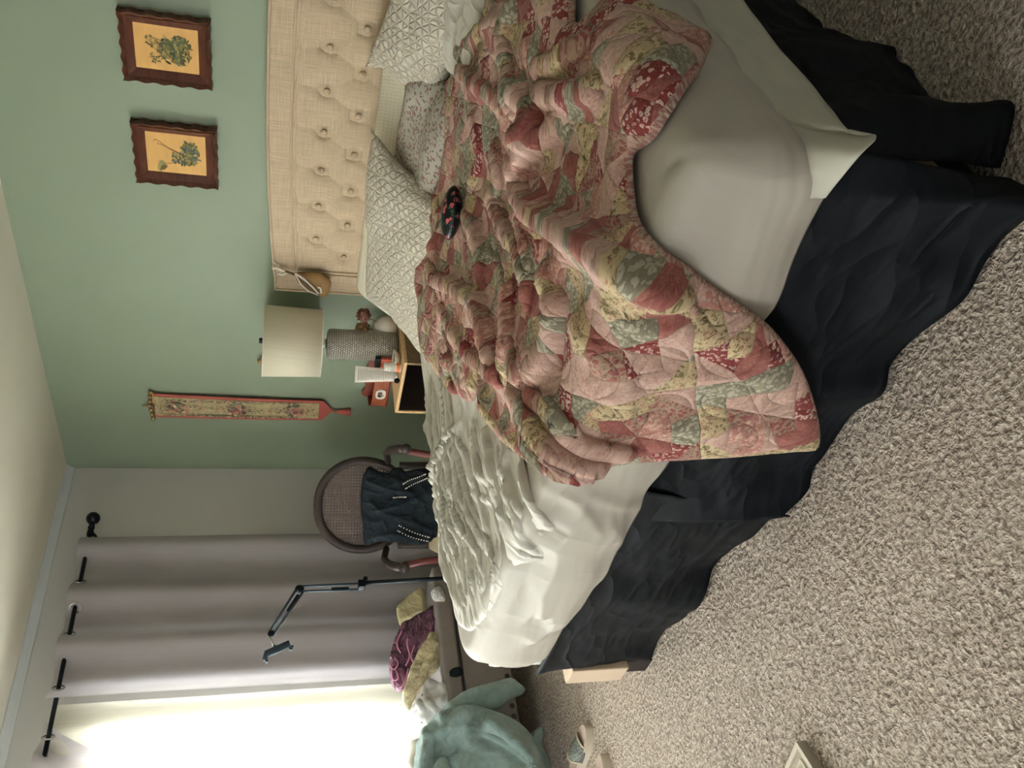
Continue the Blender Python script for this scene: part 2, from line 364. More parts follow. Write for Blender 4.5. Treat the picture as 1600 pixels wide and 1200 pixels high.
def lathe(bm, prof, c=(0, 0, 0), n=32, cap=True, uv=None):
    rings = []
    for r, z in prof: rings.append([bm.verts.new((c[0] + r * math.cos(2 * math.pi * k / n), c[1] + r * math.sin(2 * math.pi * k / n), c[2] + z)) for k in range(n)])
    L = bm.loops.layers.uv.new('UVMap') if uv else None
    for i in range(len(rings) - 1):
        for k in range(n):
            f = bm.faces.new((rings[i][k], rings[i][(k + 1) % n], rings[i + 1][(k + 1) % n], rings[i + 1][k]))
            if L:
                for lp, (kk, ii) in zip(f.loops, ((k, i), (k + 1, i), (k + 1, i + 1), (k, i + 1))): lp[L].uv = (kk / n * uv, prof[ii][1])
    if cap: bm.faces.new(rings[0][::-1]); bm.faces.new(rings[-1])
def ball(bm, c, r, sc=(1, 1, 1), u=12, v=8):
    rr = bmesh.ops.create_uvsphere(bm, u_segments=u, v_segments=v, radius=r)
    for w_ in rr['verts']: w_.co = Vector((c[0] + w_.co.x * sc[0], c[1] + w_.co.y * sc[1], c[2] + w_.co.z * sc[2]))
def solid(o, t, off=-1):
    m = o.modifiers.new('thickness', 'SOLIDIFY'); m.thickness = t; m.offset = off; return o
def smoothline(pts, n=6):
    """Catmull-Rom through points"""
    pts = [np.array(p, float) for p in pts]; out = []
    for i in range(len(pts) - 1):
        p0, p1, p2, p3 = pts[max(i - 1, 0)], pts[i], pts[i + 1], pts[min(i + 2, len(pts) - 1)]
        for k in range(n):
            t = k / n; out.append(0.5 * (2 * p1 + (p2 - p0) * t + (2 * p0 - 5 * p1 + 4 * p2 - p3) * t * t + (3 * p1 - p0 - 3 * p2 + p3) * t ** 3))
    out.append(pts[-1]); return np.array(out)

# ------------------------------------------------------------------ numpy noise and ridges
_lat = RNG.rand(256, 256)
def vnoise(x, y, seed=0):
    x = x + seed * 17.31; y = y + seed * 9.77
    xi = np.floor(x).astype(int); yi = np.floor(y).astype(int); fx = x - xi; fy = y - yi
    fx = fx * fx * (3 - 2 * fx); fy = fy * fy * (3 - 2 * fy)
    g = lambda a, b: _lat[a % 256, b % 256]
    return (g(xi, yi) * (1 - fx) + g(xi + 1, yi) * fx) * (1 - fy) + (g(xi, yi + 1) * (1 - fx) + g(xi + 1, yi + 1) * fx) * fy * 1.0
def fbm(x, y, oct=4, seed=0):
    a, s, t = 1.0, 0, 0
    for i in range(oct): s = s + a * (vnoise(x * 2 ** i, y * 2 ** i, seed + i) - 0.5); t += a; a *= 0.5
    return s / t * 2
def ridged(x, y, oct=3, seed=0):
    a, s, t = 1.0, 0, 0
    for i in range(oct): s = s + a * (1 - np.abs(vnoise(x * 2 ** i, y * 2 ** i, seed + i) * 2 - 1)) ** 2; t += a; a *= 0.5
    return s / t
def segdist(A, Bq, poly):
    """distance, signed side and parameter of points (A,Bq) to a polyline"""
    best = np.full(A.shape, 1e9); side = np.zeros(A.shape); par = np.zeros(A.shape); n = len(poly) - 1
    for i in range(n):
        p, q = poly[i], poly[i + 1]; d = q - p; L2 = d @ d + 1e-12
        t = np.clip(((A - p[0]) * d[0] + (Bq - p[1]) * d[1]) / L2, 0, 1)
        ex = A - (p[0] + t * d[0]); ey = Bq - (p[1] + t * d[1]); dd = np.hypot(ex, ey)
        m_ = dd < best; best = np.where(m_, dd, best); side = np.where(m_, np.sign(d[0] * ey - d[1] * ex), side); par = np.where(m_, (i + t) / n, par)
    return best, side, par
def ridge_h(A, Bq, poly, w1, w2, h, sharp=1.25):
    d, s, t = segdist(A, Bq, poly); w = np.where(s > 0, w1, w2)
    e = np.clip(np.minimum(t, 1 - t) * 6 + 0.25, 0, 1)
    return h * np.exp(-(d / w) ** sharp) * e
def inside(A, Bq, poly):
    c = np.zeros(A.shape, bool); n = len(poly); j = n - 1
    for i in range(n):
        xi, yi = poly[i]; xj, yj = poly[j]
        c ^= ((yi > Bq) != (yj > Bq)) & (A < (xj - xi) * (Bq - yi) / (yj - yi + 1e-15) + xi); j = i
    return c

class Plane:
    """a flat support: origin o, axes a and b (world), normal towards the room"""
    def __init__(s, o, a, b):
        s.o = np.array(o, float); s.a = np.array(a, float); s.a /= np.linalg.norm(s.a)
        b = np.array(b, float); b -= s.a * (b @ s.a); s.b = b / np.linalg.norm(b); s.n = np.cross(s.a, s.b)
        if s.n @ (CAM - s.o) < 0: s.n = -s.n
    def from_px(s, px, py):
        r = ray(px, py); t = ((s.o - CAM) @ s.n) / (r @ s.n); p = CAM + t * r - s.o; return (p @ s.a, p @ s.b)
    def at(s, A, B_):
        sh = A.shape + (3,)
        pos = s.o + A[..., None] * s.a + B_[..., None] * s.b
        return pos, np.broadcast_to(s.n, sh)
# the bed as a support: x across, S from the headboard down the length and over the foot
XL, XR, YH, YF, ZT = 1.74, 3.70, -0.15, -2.25, 0.655
def bedz(x, y): return ZT + 0.018 - 0.035 * np.clip((x - 2.6) / 1.1, 0, 1) * np.clip((-y - 1.2) / 1.0, 0, 1)
def bend(d, r=0.06):
    """d = distance past (edge - r) along the cloth -> (horizontal advance, drop, angle)"""
    d = np.maximum(d, 0); a = np.minimum(d / r, math.pi / 2); ex = np.maximum(d - r * math.pi / 2, 0)
    return r * np.sin(a), r * (1 - np.cos(a)) + ex, a
class BedTop:
    def __init__(s, lift=0.0, flare=0.0): s.l = lift; s.fl = flare
    def from_px(s, px, py):
        g = np.array(s.guess(px, py), float)
        def pr(g):
            p, n = s.at(g[0:1], g[1:2]); c = RM.T @ (p[0] + n[0] * s.l - CAM); return np.array([800 + F * c[1] / c[2], 600 - F * c[0] / c[2]])
        tgt = np.array([px, py], float); best = (np.linalg.norm(pr(g) - tgt), g.copy())
        for _ in range(12):
            f = pr(g); J = np.stack([(pr(g + np.array([.004, 0])) - f) / .004, (pr(g + np.array([0, .004])) - f) / .004], 1)
            try: d = np.linalg.solve(J, tgt - f)
            except Exception: break
            n_ = np.linalg.norm(d); g = g + d * min(1, .05 / (n_ + 1e-9)); e = np.linalg.norm(pr(g) - tgt)
            if e < best[0]: best = (e, g.copy())
        return (best[1][0], best[1][1])
    def guess(s, px, py):
        z = ZT + s.l; p = P(px, py, 2, z)
        for _ in range(3): z = float(bedz(min(max(p[0], XL), XR), max(p[1], YF))) + s.l; p = P(px, py, 2, z)
        if p[1] > YF - s.l and p[0] < XR + s.l: return (p[0], YH - p[1])
        q = P(px, py, 1, YF - s.l)
        if q[2] < z and q[0] < XR + 0.03: return (q[0], (YH - YF) + (z - q[2]) - 0.026 + 0.0)
        q = P(px, py, 0, XR + s.l); return (XR + (z - q[2]) - 0.026, YH - q[1])
    def at(s, A, B_):
        r = 0.06
        fx, dx, ax = bend(A - (XR - r), r); gx, ex, bx = bend((XL + r) - A, r); fy, dy, ay = bend(B_ - ((YH - YF) - r), r)
        x = np.clip(A, XL + r, XR - r) + fx - gx; y = YH - np.minimum(B_, (YH - YF) - r) - fy
        z = bedz(x, y) - dx - dy - ex; y = y - s.fl * np.maximum(dy - r, 0)
        n = np.stack([np.sin(ax) - np.sin(bx), -np.sin(ay), np.cos(ax) * np.cos(ay) * np.cos(bx) + 1e-3], -1); n /= np.linalg.norm(n, axis=-1, keepdims=True)
        pos = np.stack([x, y, z], -1) + n * s.l * 0
        return pos, n

def cloth(name, outline, Sf, mat, step=0.008, thick=0.004, lift=0.004, puff=0.0, edge=0.03, ridges=(), hfun=None, lat=0.0, parent=None,
          px=True, uvscale=1.0, smooth_n=5, rim=None, solidify=True, closedline=True):
    pl = [Sf.from_px(*p) if px else p for p in outline]
    pl = np.array(pl)
    for _ in range(2 if smooth_n else 0):
        nx_ = np.roll(pl, -1, 0); pl = np.stack([pl * .8 + nx_ * .2, pl * .2 + nx_ * .8], 1).reshape(-1, 2)
    a0, b0 = pl.min(0) - step * 1.5; a1, b1 = pl.max(0) + step * 1.5
    na, nb = int((a1 - a0) / step) + 2, int((b1 - b0) / step) + 2
    A, B_ = np.meshgrid(a0 + np.arange(na) * step, b0 + np.arange(nb) * step, indexing='ij')
    ins = inside(A, B_, pl); closed = np.vstack([pl, pl[:1]])
    use = ins[:-1, :-1].astype(int) + ins[1:, :-1] + ins[:-1, 1:] + ins[1:, 1:]
    face = use >= 1
    vuse = np.zeros(A.shape, bool); vuse[:-1, :-1] |= face; vuse[1:, :-1] |= face; vuse[:-1, 1:] |= face; vuse[1:, 1:] |= face
    idx = np.where(vuse); a = A[idx]; b = B_[idx]; inn = ins[idx]
    # snap outside verts on the outline
    best = np.full(a.shape, 1e9); ca = a.copy(); cb = b.copy()
    for i in range(len(closed) - 1):
        p, q = closed[i], closed[i + 1]; d = q - p; t = np.clip(((a - p[0]) * d[0] + (b - p[1]) * d[1]) / (d @ d + 1e-12), 0, 1)
        xx = p[0] + t * d[0]; yy = p[1] + t * d[1]; dd = np.hypot(a - xx, b - yy); m_ = dd < best
        best = np.where(m_, dd, best); ca = np.where(m_, xx, ca); cb = np.where(m_, yy, cb)
    dist = np.where(inn, best, 0.0); a = np.where(inn, a, ca); b = np.where(inn, b, cb)
    ed = np.clip(dist / edge, 0, 1); ed = np.sqrt(1 - (1 - ed) ** 2)
    def height(a, b, ed):
        h = lift + puff * ed
        for rr in ridges:
            pts, w1, w2, hh = rr[:4]
            h = h + ridge_h(a, b, pts, w1, w2, hh) * (0.35 + 0.65 * ed)
        if hfun is not None: h = h + hfun(a, b) * ed
        return h
    h = height(a, b, ed)
    ua, ub = a.copy(), b.copy()
    if lat:
        e_ = step * 0.5
        gx = (height(a + e_, b, ed) - height(a - e_, b, ed)) / (2 * e_); gy = (height(a, b + e_, ed) - height(a, b - e_, ed)) / (2 * e_)
        g = np.hypot(gx, gy) + 1e-9; lim = np.minimum(1, 1.2 / g)
        a = a - gx * lim * lat * ed; b = b - gy * lim * lat * ed
    if isinstance(Sf, BedTop):      # cloth on the outside of a bend is longer than the support under it
        ub = ub + .05 * np.clip((b - (YH - YF) + .06) / .06, 0, math.pi / 2); ua = ua + .05 * np.clip((a - XR + .06) / .06, 0, math.pi / 2)
    pos, nrm = Sf.at(a, b); pos = pos + nrm * h[:, None]
    num = -np.ones(A.shape, int); num[idx] = np.arange(len(a))
    fi = np.where(face); quads = np.stack([num[fi], num[fi[0] + 1, fi[1]], num[fi[0] + 1, fi[1] + 1], num[fi[0], fi[1] + 1]], 1)
    # orientation
    p0, p1, p3 = pos[quads[:, 0]], pos[quads[:, 1]], pos[quads[:, 3]]
    if (np.cross(p1 - p0, p3 - p0) * nrm[quads[:, 0]]).sum() < 0: quads = quads[:, ::-1]
    me = bpy.data.meshes.new(name)
    me.vertices.add(len(pos)); me.vertices.foreach_set('co', pos.astype(np.float32).ravel())
    me.loops.add(quads.size); me.loops.foreach_set('vertex_index', quads.astype(np.int32).ravel())
    me.polygons.add(len(quads)); me.polygons.foreach_set('loop_start', np.arange(0, quads.size, 4, dtype=np.int32)); me.polygons.foreach_set('loop_total', np.full(len(quads), 4, np.int32))
    me.update(calc_edges=True); me.validate()
    uv = me.uv_layers.new(name='UVMap'); vi = np.zeros(len(me.loops), np.int32); me.loops.foreach_get('vertex_index', vi)
    uv.data.foreach_set('uv', (np.stack([ua, ub], -1)[vi] * uvscale).astype(np.float32).ravel())
    if rim is not None:
        at = me.attributes.new('rim', 'FLOAT', 'POINT'); at.data.foreach_set('value', (dist < rim).astype(np.float32))
    o = link(name, me, mat, parent)
    if solidify: solid(o, thick)
    return o
def R_(Sf, pts, w1, w2, h, n=4):
    return (smoothline([Sf.from_px(*p) for p in pts], n), w1, w2, h)

# ================================================================== THE SETTING
bm = boxm(-0.2, 6.6, -6.2, 0.2, -0.1, 0.0); struct('floor', bm, M['carpet'])
struct('ceiling', boxm(-0.2, 6.6, -6.2, 0.2, 2.44, 2.54), M['ceiling'])
struct('wall_back', boxm(-0.15, 6.6, 0, 0.15, 0, 2.44), M['green'])
WY0, WY1, WZ0, WZ1 = -3.75, -1.56, 0.60, 2.06
bm = BM(); box(bm, -0.15, 0, WY1, 0, 0, 2.44); box(bm, -0.15, 0, -6.2, WY0, 0, 2.44); box(bm, -0.15, 0, WY0, WY1, 0, WZ0); box(bm, -0.15, 0, WY0, WY1, WZ1, 2.44)
struct('wall_left', bm, M['white_wall'])
struct('wall_right', boxm(6.6, 6.75, -6.2, 0.15, 0, 2.44), M['white_wall'])
struct('baseboard_back', boxm(0, 6.6, -0.015, 0, 0, 0.10, bev=0.004), M['trim'])
struct('baseboard_left', boxm(0, 0.015, -6.2, 0, 0, 0.10, bev=0.004), M['trim'])
# glossy cove trim between the window wall and the ceiling
bm = BM(); prof = [(0, 2.44), (0.040, 2.44), (0.037, 2.433), (0.026, 2.430), (0.016, 2.422), (0.009, 2.412), (0.006, 2.400), (0.0, 2.398)]
r0 = [bm.verts.new((x, 0.0, z)) for x, z in prof]; r1 = [bm.verts.new((x, -6.2, z)) for x, z in prof]
for i in range(len(prof)): j = (i + 1) % len(prof); bm.faces.new((r0[i], r0[j], r1[j], r1[i]))
struct('trim_1', bm, M['trim'], smooth=True)
# window
wr = thing('window_1', None, None); wr['kind'] = 'structure'
bm = BM(); 
for a in ((WY0, WY1, WZ0, WZ0 + .05), (WY0, WY1, WZ1 - .05, WZ1)): box(bm, -0.11, -0.05, a[0], a[1], a[2], a[3])
for y in (WY0, WY1 - .05, (WY0 + WY1) / 2 - .025): box(bm, -0.11, -0.05, y, y + .05, WZ0, WZ1)
obj('window_frame', bm, M['trim'], wr)
obj('window_sill', boxm(-0.15, 0.05, WY0 - .04, WY1 + .04, WZ0 - .03, WZ0 + .0), M['trim'], wr)
obj('window_glass', boxm(-0.085, -0.08, WY0, WY1, WZ0, WZ1), M['glass'], wr)

# ================================================================== BED
bed = thing('bed', 'king size bed frame with beige tufted linen headboard standing against the green wall', 'bed', (2.73, -1.2, 0))
def B0(o):  # keep world placement under the bed empty
    o.parent = bed; o.matrix_parent_inverse = Matrix.Translation(-Vector(bed.location)); return o
def under(o, root): o.parent = root; o.matrix_parent_inverse = Matrix.Translation(-Vector(root.location)); return o
HX0, HX1 = 1.53, 3.93
def htop(x):
    c = (HX0 + HX1) / 2; t = abs(x - c) / ((HX1 - HX0) / 2); z = 1.362 - 0.062 * t ** 2.2
    e = (1 - t) * (HX1 - HX0) / 2
    if e < 0.05: z -= 0.05 - math.sqrt(max(0, 0.05 ** 2 - (0.05 - e) ** 2))
    return z
# panel with dimples
ins_ = 0.105
btn = [(1.857 + .1866 * i, 1.124) for i in range(10)] + [(1.763 + .1866 * i, 0.987) for i in range(11)] + [(1.857 + .1866 * i, 0.85) for i in range(10)]
btn = [b for b in btn if HX0 + ins_ + .03 < b[0] < HX1 - ins_ - .03]
xs = np.linspace(HX0 + ins_ + .03, HX1 - ins_ - .03, 300); vs2 = np.linspace(0, 1, 110)
tops = np.array([htop(x) for x in xs]) - ins_ * 0.9
Xg = np.repeat(xs[:, None], 110, 1); Zg = 0.45 + (tops[:, None] - 0.45) * vs2[None, :]
Hh = np.zeros_like(Xg)
for bx_, bz_ in btn: d = np.hypot(Xg - bx_, Zg - bz_); Hh -= 0.022 * np.exp(-(d / 0.022) ** 1.3)
cre = []
for i in range(10):
    x = 1.857 + .1866 * i
    for dx in (-.094, .094): cre.append(((x, 1.124), (x + dx, .987))); cre.append(((x + dx, .987), (x, .85)))
    cre.append(((x, 1.124), (x + (.02 if i < 5 else -.02), 1.26)))
for a_, c_ in cre:
    d, _, t = segdist(Xg, Zg, [np.array(a_), np.array(c_)]); Hh -= 0.0065 * np.exp(-(d / 0.006) ** 1.0) * (1 - .5 * np.sin(t * math.pi)) + 0.005 * np.exp(-(d / .03) ** 2)
ed = np.minimum(np.minimum(Xg - xs[0], xs[-1] - Xg), tops[:, None] - Zg); Hh += 0.018 * np.clip(ed / .05, 0, 1) ** 0.5
bm = BM(); vv = [[bm.verts.new((Xg[i, j], -0.085 - Hh[i, j], Zg[i, j])) for j in range(110)] for i in range(300)]
for i in range(299):
    for j in range(109): bm.faces.new((vv[i][j], vv[i + 1][j], vv[i + 1][j + 1], vv[i][j + 1]))
B0(obj('tufted_panel', bm, M['linen'], smooth=True))
# border slab
N = 120; bm = BM(); xs2 = [HX0 + (HX1 - HX0) * i / N for i in range(N + 1)]
xs2 = sorted(set(xs2 + [HX0 + k * .005 for k in range(1, 11)] + [HX1 - k * .005 for k in range(1, 11)]))
f_ = [bm.verts.new((x, -0.09, htop(x))) for x in xs2]; fb = [bm.verts.new((x, -0.09, 0.3)) for x in xs2]
k_ = [bm.verts.new((x, -0.015, htop(x))) for x in xs2]; kb = [bm.verts.new((x, -0.015, 0.3)) for x in xs2]
for i in range(len(xs2) - 1):
    bm.faces.new((f_[i], f_[i + 1], fb[i + 1], fb[i])); bm.faces.new((k_[i], k_[i + 1], kb[i + 1], kb[i]))
    bm.faces.new((f_[i], f_[i + 1], k_[i + 1], k_[i])); bm.faces.new((fb[i], fb[i + 1], kb[i + 1], kb[i]))
bm.faces.new((f_[0], fb[0], kb[0], k_[0])); bm.faces.new((f_[-1], fb[-1], kb[-1], k_[-1]))
B0(obj('headboard_border', bm, M['linen'], smooth=False, auto=30))
def piping(name, off, rad):
    xa, xb = HX0 + off, HX1 - off; pts = [(xa, -0.093, 0.32), (xa, -0.093, 0.9), (xa, -0.093, htop(xa + .05) - off * .9)]
    n = 60
    for i in range(1, n): x = xa + (xb - xa) * i / n; pts.append((x, -0.093, htop(x) - off * .9))
    pts += [(xb, -0.093, htop(xb - .05) - off * .9), (xb, -0.093, 0.9), (xb, -0.093, .32)]
    bm = BM(); tube(bm, pts, rad, 8); B0(obj(name, bm, M['linen'], smooth=True))
piping('piping', 0.006, 0.006); piping('piping', ins_ + .008, 0.006); piping('piping', ins_ + .028, 0.006)
for bx_, bz_ in btn:
    bm = BM(); ball(bm, (bx_, -0.096, bz_), 0.0145, (1, .55, 1), 14, 8); B0(obj('button', bm, M['linen'], smooth=True))
B0(obj('side_rail', boxm(1.68, 3.67, -2.185, -0.2, 0.09, 0.335, bev=0.01), M['beige_board']))
B0(obj('corner_block', boxm(1.66, 1.755, -2.235, -2.12, 0.095, 0.30, bev=0.006), M['beige_board']))
for x, y in ((1.67, -2.21), (3.58, -2.19), (1.70, -.30), (3.58, -.30)): B0(obj('leg', boxm(x, x + .08, y, y + .08, 0, 0.09), M['dark_leg']))

# ---- mattress in its fitted sheet
def hem(x): return np.interp(x, [1.7, 2.0, 2.4, 2.85, 3.1, 3.36, 3.64, 3.7], [.435, .432, .415, .392, .365, .345, .375, .41]) 
BT = BedTop()
def fan(Sf, g1, g2, n, w, h, jit=0.012, seed=3):
    rs = np.random.RandomState(seed); A_ = smoothline([Sf.from_px(*p) for p in g1], 4); C_ = smoothline([Sf.from_px(*p) for p in g2], 4)
    k = min(len(A_), len(C_)); A_ = A_[np.linspace(0, len(A_) - 1, k).astype(int)]; C_ = C_[np.linspace(0, len(C_) - 1, k).astype(int)]
    out = []
    for i in range(n):
        t = (i + rs.rand() * .8) / n; a, c = sorted(rs.rand(2) * .8 * np.array([1, 1]) + np.array([0, .2])); ln = A_ * (1 - t) + C_ * t
        i0, i1 = int(a * (k - 1) * .6), max(int(a * (k - 1) * .6) + 5, int(c * (k - 1))); ln = ln[i0:i1 + 1]
        if len(ln) < 3: continue
        ln = ln + np.cumsum(rs.randn(*ln.shape) * jit * .35, 0) * np.array([1, .3])
        s_ = 0.6 + rs.rand() * .9; out.append((ln, w * s_, w * s_ * (0.5 + rs.rand()), h * (0.5 + rs.rand())))
    return out
sheet_r = fan(BT, [(690, 760), (697, 850), (705, 920), (720, 965), (748, 1010)], [(800, 800), (808, 850), (800, 895), (785, 935), (775, 975)], 30, 0.008, 0.014)
sheet_r += fan(BT, [(830, 760), (835, 840), (830, 900), (815, 950), (790, 990)], [(900, 740), (905, 850), (890, 920), (850, 970), (810, 1000)], 22, 0.013, 0.018, seed=9)
sheet_r += fan(BT, [(840, 800), (850, 880), (835, 940), (810, 1000)], [(960, 760), (955, 850), (915, 940), (860, 1000)], 14, 0.011, 0.014, seed=41)
sheet_r += [R_(BT, [(870, 770), (925, 810), (960, 850), (975, 880)], .07, .03, .022), R_(BT, [(855, 745), (900, 800), (940, 860)], .03, .02, .012),
            R_(BT, [(880, 750), (950, 770), (1010, 800)], .03, .02, .012), R_(BT, [(900, 880), (925, 850), (930, 820)], .02, .02, .012)]
def make_fitted():
    st = 0.009; r = 0.055; Rc = 0.17; cx, cy = (XL + XR) / 2, (YH + YF) / 2; hx, hy = (XR - XL) / 2, (YH - YF) / 2
    nx, ny = int(2 * hx / st) + 1, int(2 * hy / st) + 1
    gx, gy = np.meshgrid(np.linspace(-hx, hx, nx), np.linspace(-hy, hy, ny), indexing='ij')
    # corner rounding, larger at the window side of the foot
    RC = np.where((gx < 0) & (gy < 0), 0.20, np.where(gy < 0, 0.045, 0.07))
    ax = np.maximum(np.abs(gx) - (hx - RC), 0) / RC; ay = np.maximum(np.abs(gy) - (hy - RC), 0) / RC
    nx_ = ax * np.sqrt(1 - ay ** 2 / 2); ny_ = ay * np.sqrt(1 - ax ** 2 / 2); cor = (ax > 0) & (ay > 0)
    X = np.where(cor, np.sign(gx) * (hx - RC + RC * nx_), gx); Y = np.where(cor, np.sign(gy) * (hy - RC + RC * ny_), gy)
    d = np.where(cor, RC * (1 - np.hypot(nx_, ny_)), np.minimum(hx - np.abs(X), hy - np.abs(Y))); d = np.maximum(d, 0)
    drop = r - np.sqrt(np.maximum(0, r * r - np.maximum(r - d, 0) ** 2))
    X += cx; Y += cy; A_ = X; B_ = YH - Y
    h = np.zeros_like(X)
    for rr in sheet_r: h = h + ridge_h(A_, B_, rr[0], rr[1], rr[2], rr[3])
    h += fbm(X * 5, Y * 5, 3, 5) * 0.006 + fbm(X * 1.5, Y * 1.5, 2, 8) * 0.006
    # corner seam at the near corner: small pucker
    dd, _, _ = segdist(X, Y, [np.array([3.62, -2.18]), np.array([3.72, -2.27])]); h -= 0.008 * np.exp(-(dd / .012) ** 1.5)
    Z = bedz(X, Y) - drop + h
    verts = [np.stack([X, Y, Z], -1).reshape(-1, 3)]; base = nx * ny; faces = []
    I = np.arange(nx * ny).reshape(nx, ny)
    q = np.stack([I[:-1, :-1], I[1:, :-1], I[1:, 1:], I[:-1, 1:]], -1).reshape(-1, 4); faces.append(q)
    loop = np.concatenate([I[:, 0], I[-1, 1:], I[-2::-1, -1], I[0, -2:0:-1]]); L = len(loop)
    P0 = verts[0][loop]; nrm = np.zeros((L, 2)); nxt = np.roll(P0, -1, 0)[:, :2] - np.roll(P0, 1, 0)[:, :2]; nrm[:, 0] = nxt[:, 1]; nrm[:, 1] = -nxt[:, 0]
    for _ in range(6): nrm = (np.roll(nrm, 1, 0) + nrm * 2 + np.roll(nrm, -1, 0)) / 4
    nrm /= np.linalg.norm(nrm, axis=1)[:, None] + 1e-9
    s = np.arange(L) * st; rings = 44; prev = loop; front = np.clip((-nrm[:, 1] - .3) / .4, 0, 1)
    zb = np.where(P0[:, 1] < YF + .1, hem(P0[:, 0]), 0.43) + 0.006 * np.sin(s * 26) * (np.abs(fbm(s * 2, s * 0 + 3, 2)) + .3)
    for k in range(1, rings + 1):
        t = k / rings; z = P0[:, 2] * (1 - t) + zb * t
        bulge = 0.018 * math.sin(t * math.pi * .9) - 0.03 * max(0, t - .75) * 1.5
        wr_ = fbm(s * 3 + t * 2.0, t * 2.5 + s * .4, 3, 12) * 0.007 * math.sin(min(1, t * 1.5) * math.pi / 2) + 0.004 * np.sin(s * 30 + 2 * fbm(s * 2, s * 0)) * t ** 3
        Sd = (YH - YF) + (ZT - z) - .026; rh = np.zeros(L)
        for rr in sheet_r: rh = rh + ridge_h(P0[:, 0], Sd, rr[0], rr[1] * 1.3, rr[2] * 1.3, rr[3])
        wr_ = wr_ + np.minimum(rh, .03) * front * min(1, t * 4)
        p = np.stack([P0[:, 0] + nrm[:, 0] * (bulge + wr_), P0[:, 1] + nrm[:, 1] * (bulge + wr_), z], -1); verts.append(p)
        cur = base + np.arange(L); base += L
        faces.append(np.stack([prev, cur, np.roll(cur, -1), np.roll(prev, -1)], -1)); prev = cur
    me = bpy.data.meshes.new('fitted_sheet'); me.from_pydata(np.vstack(verts).tolist(), [], np.vstack(faces).tolist()); me.update()
    o = link('fitted_sheet', me, M['sheet']); solid(o, 0.004, 1); return o
o = make_fitted(); bmx = bmesh.new(); bmx.from_mesh(o.data); bmesh.ops.recalc_face_normals(bmx, faces=bmx.faces); bmx.to_mesh(o.data); bmx.free()
tag(o, 'cream fitted sheet stretched over the mattress, bare at the foot corner', 'bed sheet')
tag(obj('mattress', boxm(XL + .03, XR - .03, YF + .03, YH - .02, 0.345, 0.60, bev=0.03), M['foam'], smooth=False), 'thick white mattress lying on the bed frame inside the cream fitted sheet', 'mattress')

# ---- pale pad hanging between mattress and skirt at the right side and near corner
def strip(name, top, bot, mat, nv=14, fold=0.012, fr=9, seed=1, thick=0.004, sub=8, bow=0.0, outdir=None, parent=None, topfold=0.15, power=1.0):
    T = smoothline(top, sub); Bo = smoothline(bot, sub); n = max(len(T), len(Bo))
    def rs(L_): 
        d = np.r_[0, np.cumsum(np.linalg.norm(np.diff(L_, axis=0), axis=1))]; u = np.linspace(0, d[-1], n); return np.stack([np.interp(u, d, L_[:, i]) for i in range(3)], -1)
    n = max(n, int(np.linalg.norm(np.diff(T, axis=0), axis=1).sum() / .012)); T = rs(T); Bo = rs(Bo)
    tn = np.gradient(T, axis=0); out = np.stack([tn[:, 1], -tn[:, 0], tn[:, 2] * 0], -1); out /= np.linalg.norm(out, axis=1)[:, None] + 1e-9
    if outdir is not None: out = np.where(((out @ np.array(outdir)) < 0)[:, None], -out, out)
    s = np.r_[0, np.cumsum(np.linalg.norm(np.diff(T, axis=0), axis=1))]
    rows = []
    for k in range(nv + 1):
        t = k / nv; base = T * (1 - t) + Bo * t
        f = (fbm(s * fr + t * .8, s * 0 + t * 1.3, 3, seed) * fold * 1.6 + fold * .6 * np.sin(s * fr * 3.0 + 3 * fbm(s * 2.3, s * 0 + 2, 2, seed))) * (topfold + (1 - topfold) * t ** power)
        f = f + fbm(s * 7 + t * 9, t * 6 + s, 3, seed + 7) * 0.004 + bow * math.sin(t * math.pi)
        rows.append(base + out * f[:, None])
    Vs = np.stack(rows, 1).reshape(-1, 3); I = np.arange(n * (nv + 1)).reshape(n, nv + 1)
    q = np.stack([I[:-1, :-1], I[1:, :-1], I[1:, 1:], I[:-1, 1:]], -1).reshape(-1, 4)
    me = bpy.data.meshes.new(name); me.from_pydata(Vs.tolist(), [], q.tolist()); me.update(); o = link(name, me, mat, parent); solid(o, thick, 0); return o
pad_t = [(3.70, -.25, .47), (3.70, -1.2, .47), (3.695, -1.9, .47), (3.685, -2.13, .47), (3.66, -2.20, .47), (3.64, -2.215, .46), (3.60, -2.22, .45)]
pad_b = [(3.735, -.25, .335), (3.74, -1.2, .335), P(1250, 115, 0, 3.735), P(1290, 165, 0, 3.745), P(1325, 208, 0, 3.765), P(1368, 214, 0, 3.775), P(1345, 240, 0, 3.76), P(1310, 285, 1, -2.30), P(1292, 310, 1, -2.285)]
tag(strip('mattress_pad', pad_t, pad_b, M['pad'], fold=0.006, fr=4, seed=4, outdir=(.6, -.8, 0)), 'pale grey green pad edge with a pointed loose corner below the fitted sheet', 'mattress pad')

# ---- navy bed skirt
skirt = thing('bed_skirt', 'dark navy bed skirt hanging to the carpet around the bed, bunched at the near corner', 'bed skirt', (3.7, -2.24, 0))
hempx = [(1010, 1022), (1040, 985), (1060, 967), (1095, 928), (1118, 892), (1145, 860), (1175, 830), (1200, 807), (1231, 799)]
hb = [P(a, b, 2, 0.012) for a, b in hempx]; hb = [np.array([1.785, hb[0][1] + .005, .05])] + hb
ht = [np.array([1.80 + (h_[0] - hb[0][0]) * 1.0, -2.235, .43]) for i, h_ in enumerate(hb)]
under(strip('foot_panel', ht, hb, M['navy'], nv=26, fold=0.02, fr=5, seed=2, outdir=(0, -1, 0), bow=0.01), skirt)
hempx = [(1247, 800), (1258, 764), (1268, 729), (1284, 708), (1305, 680), (1330, 645), (1378, 610), (1390, 560), (1430, 510), (1480, 462), (1520, 415), (1555, 370), (1600, 330), (1625, 305)]
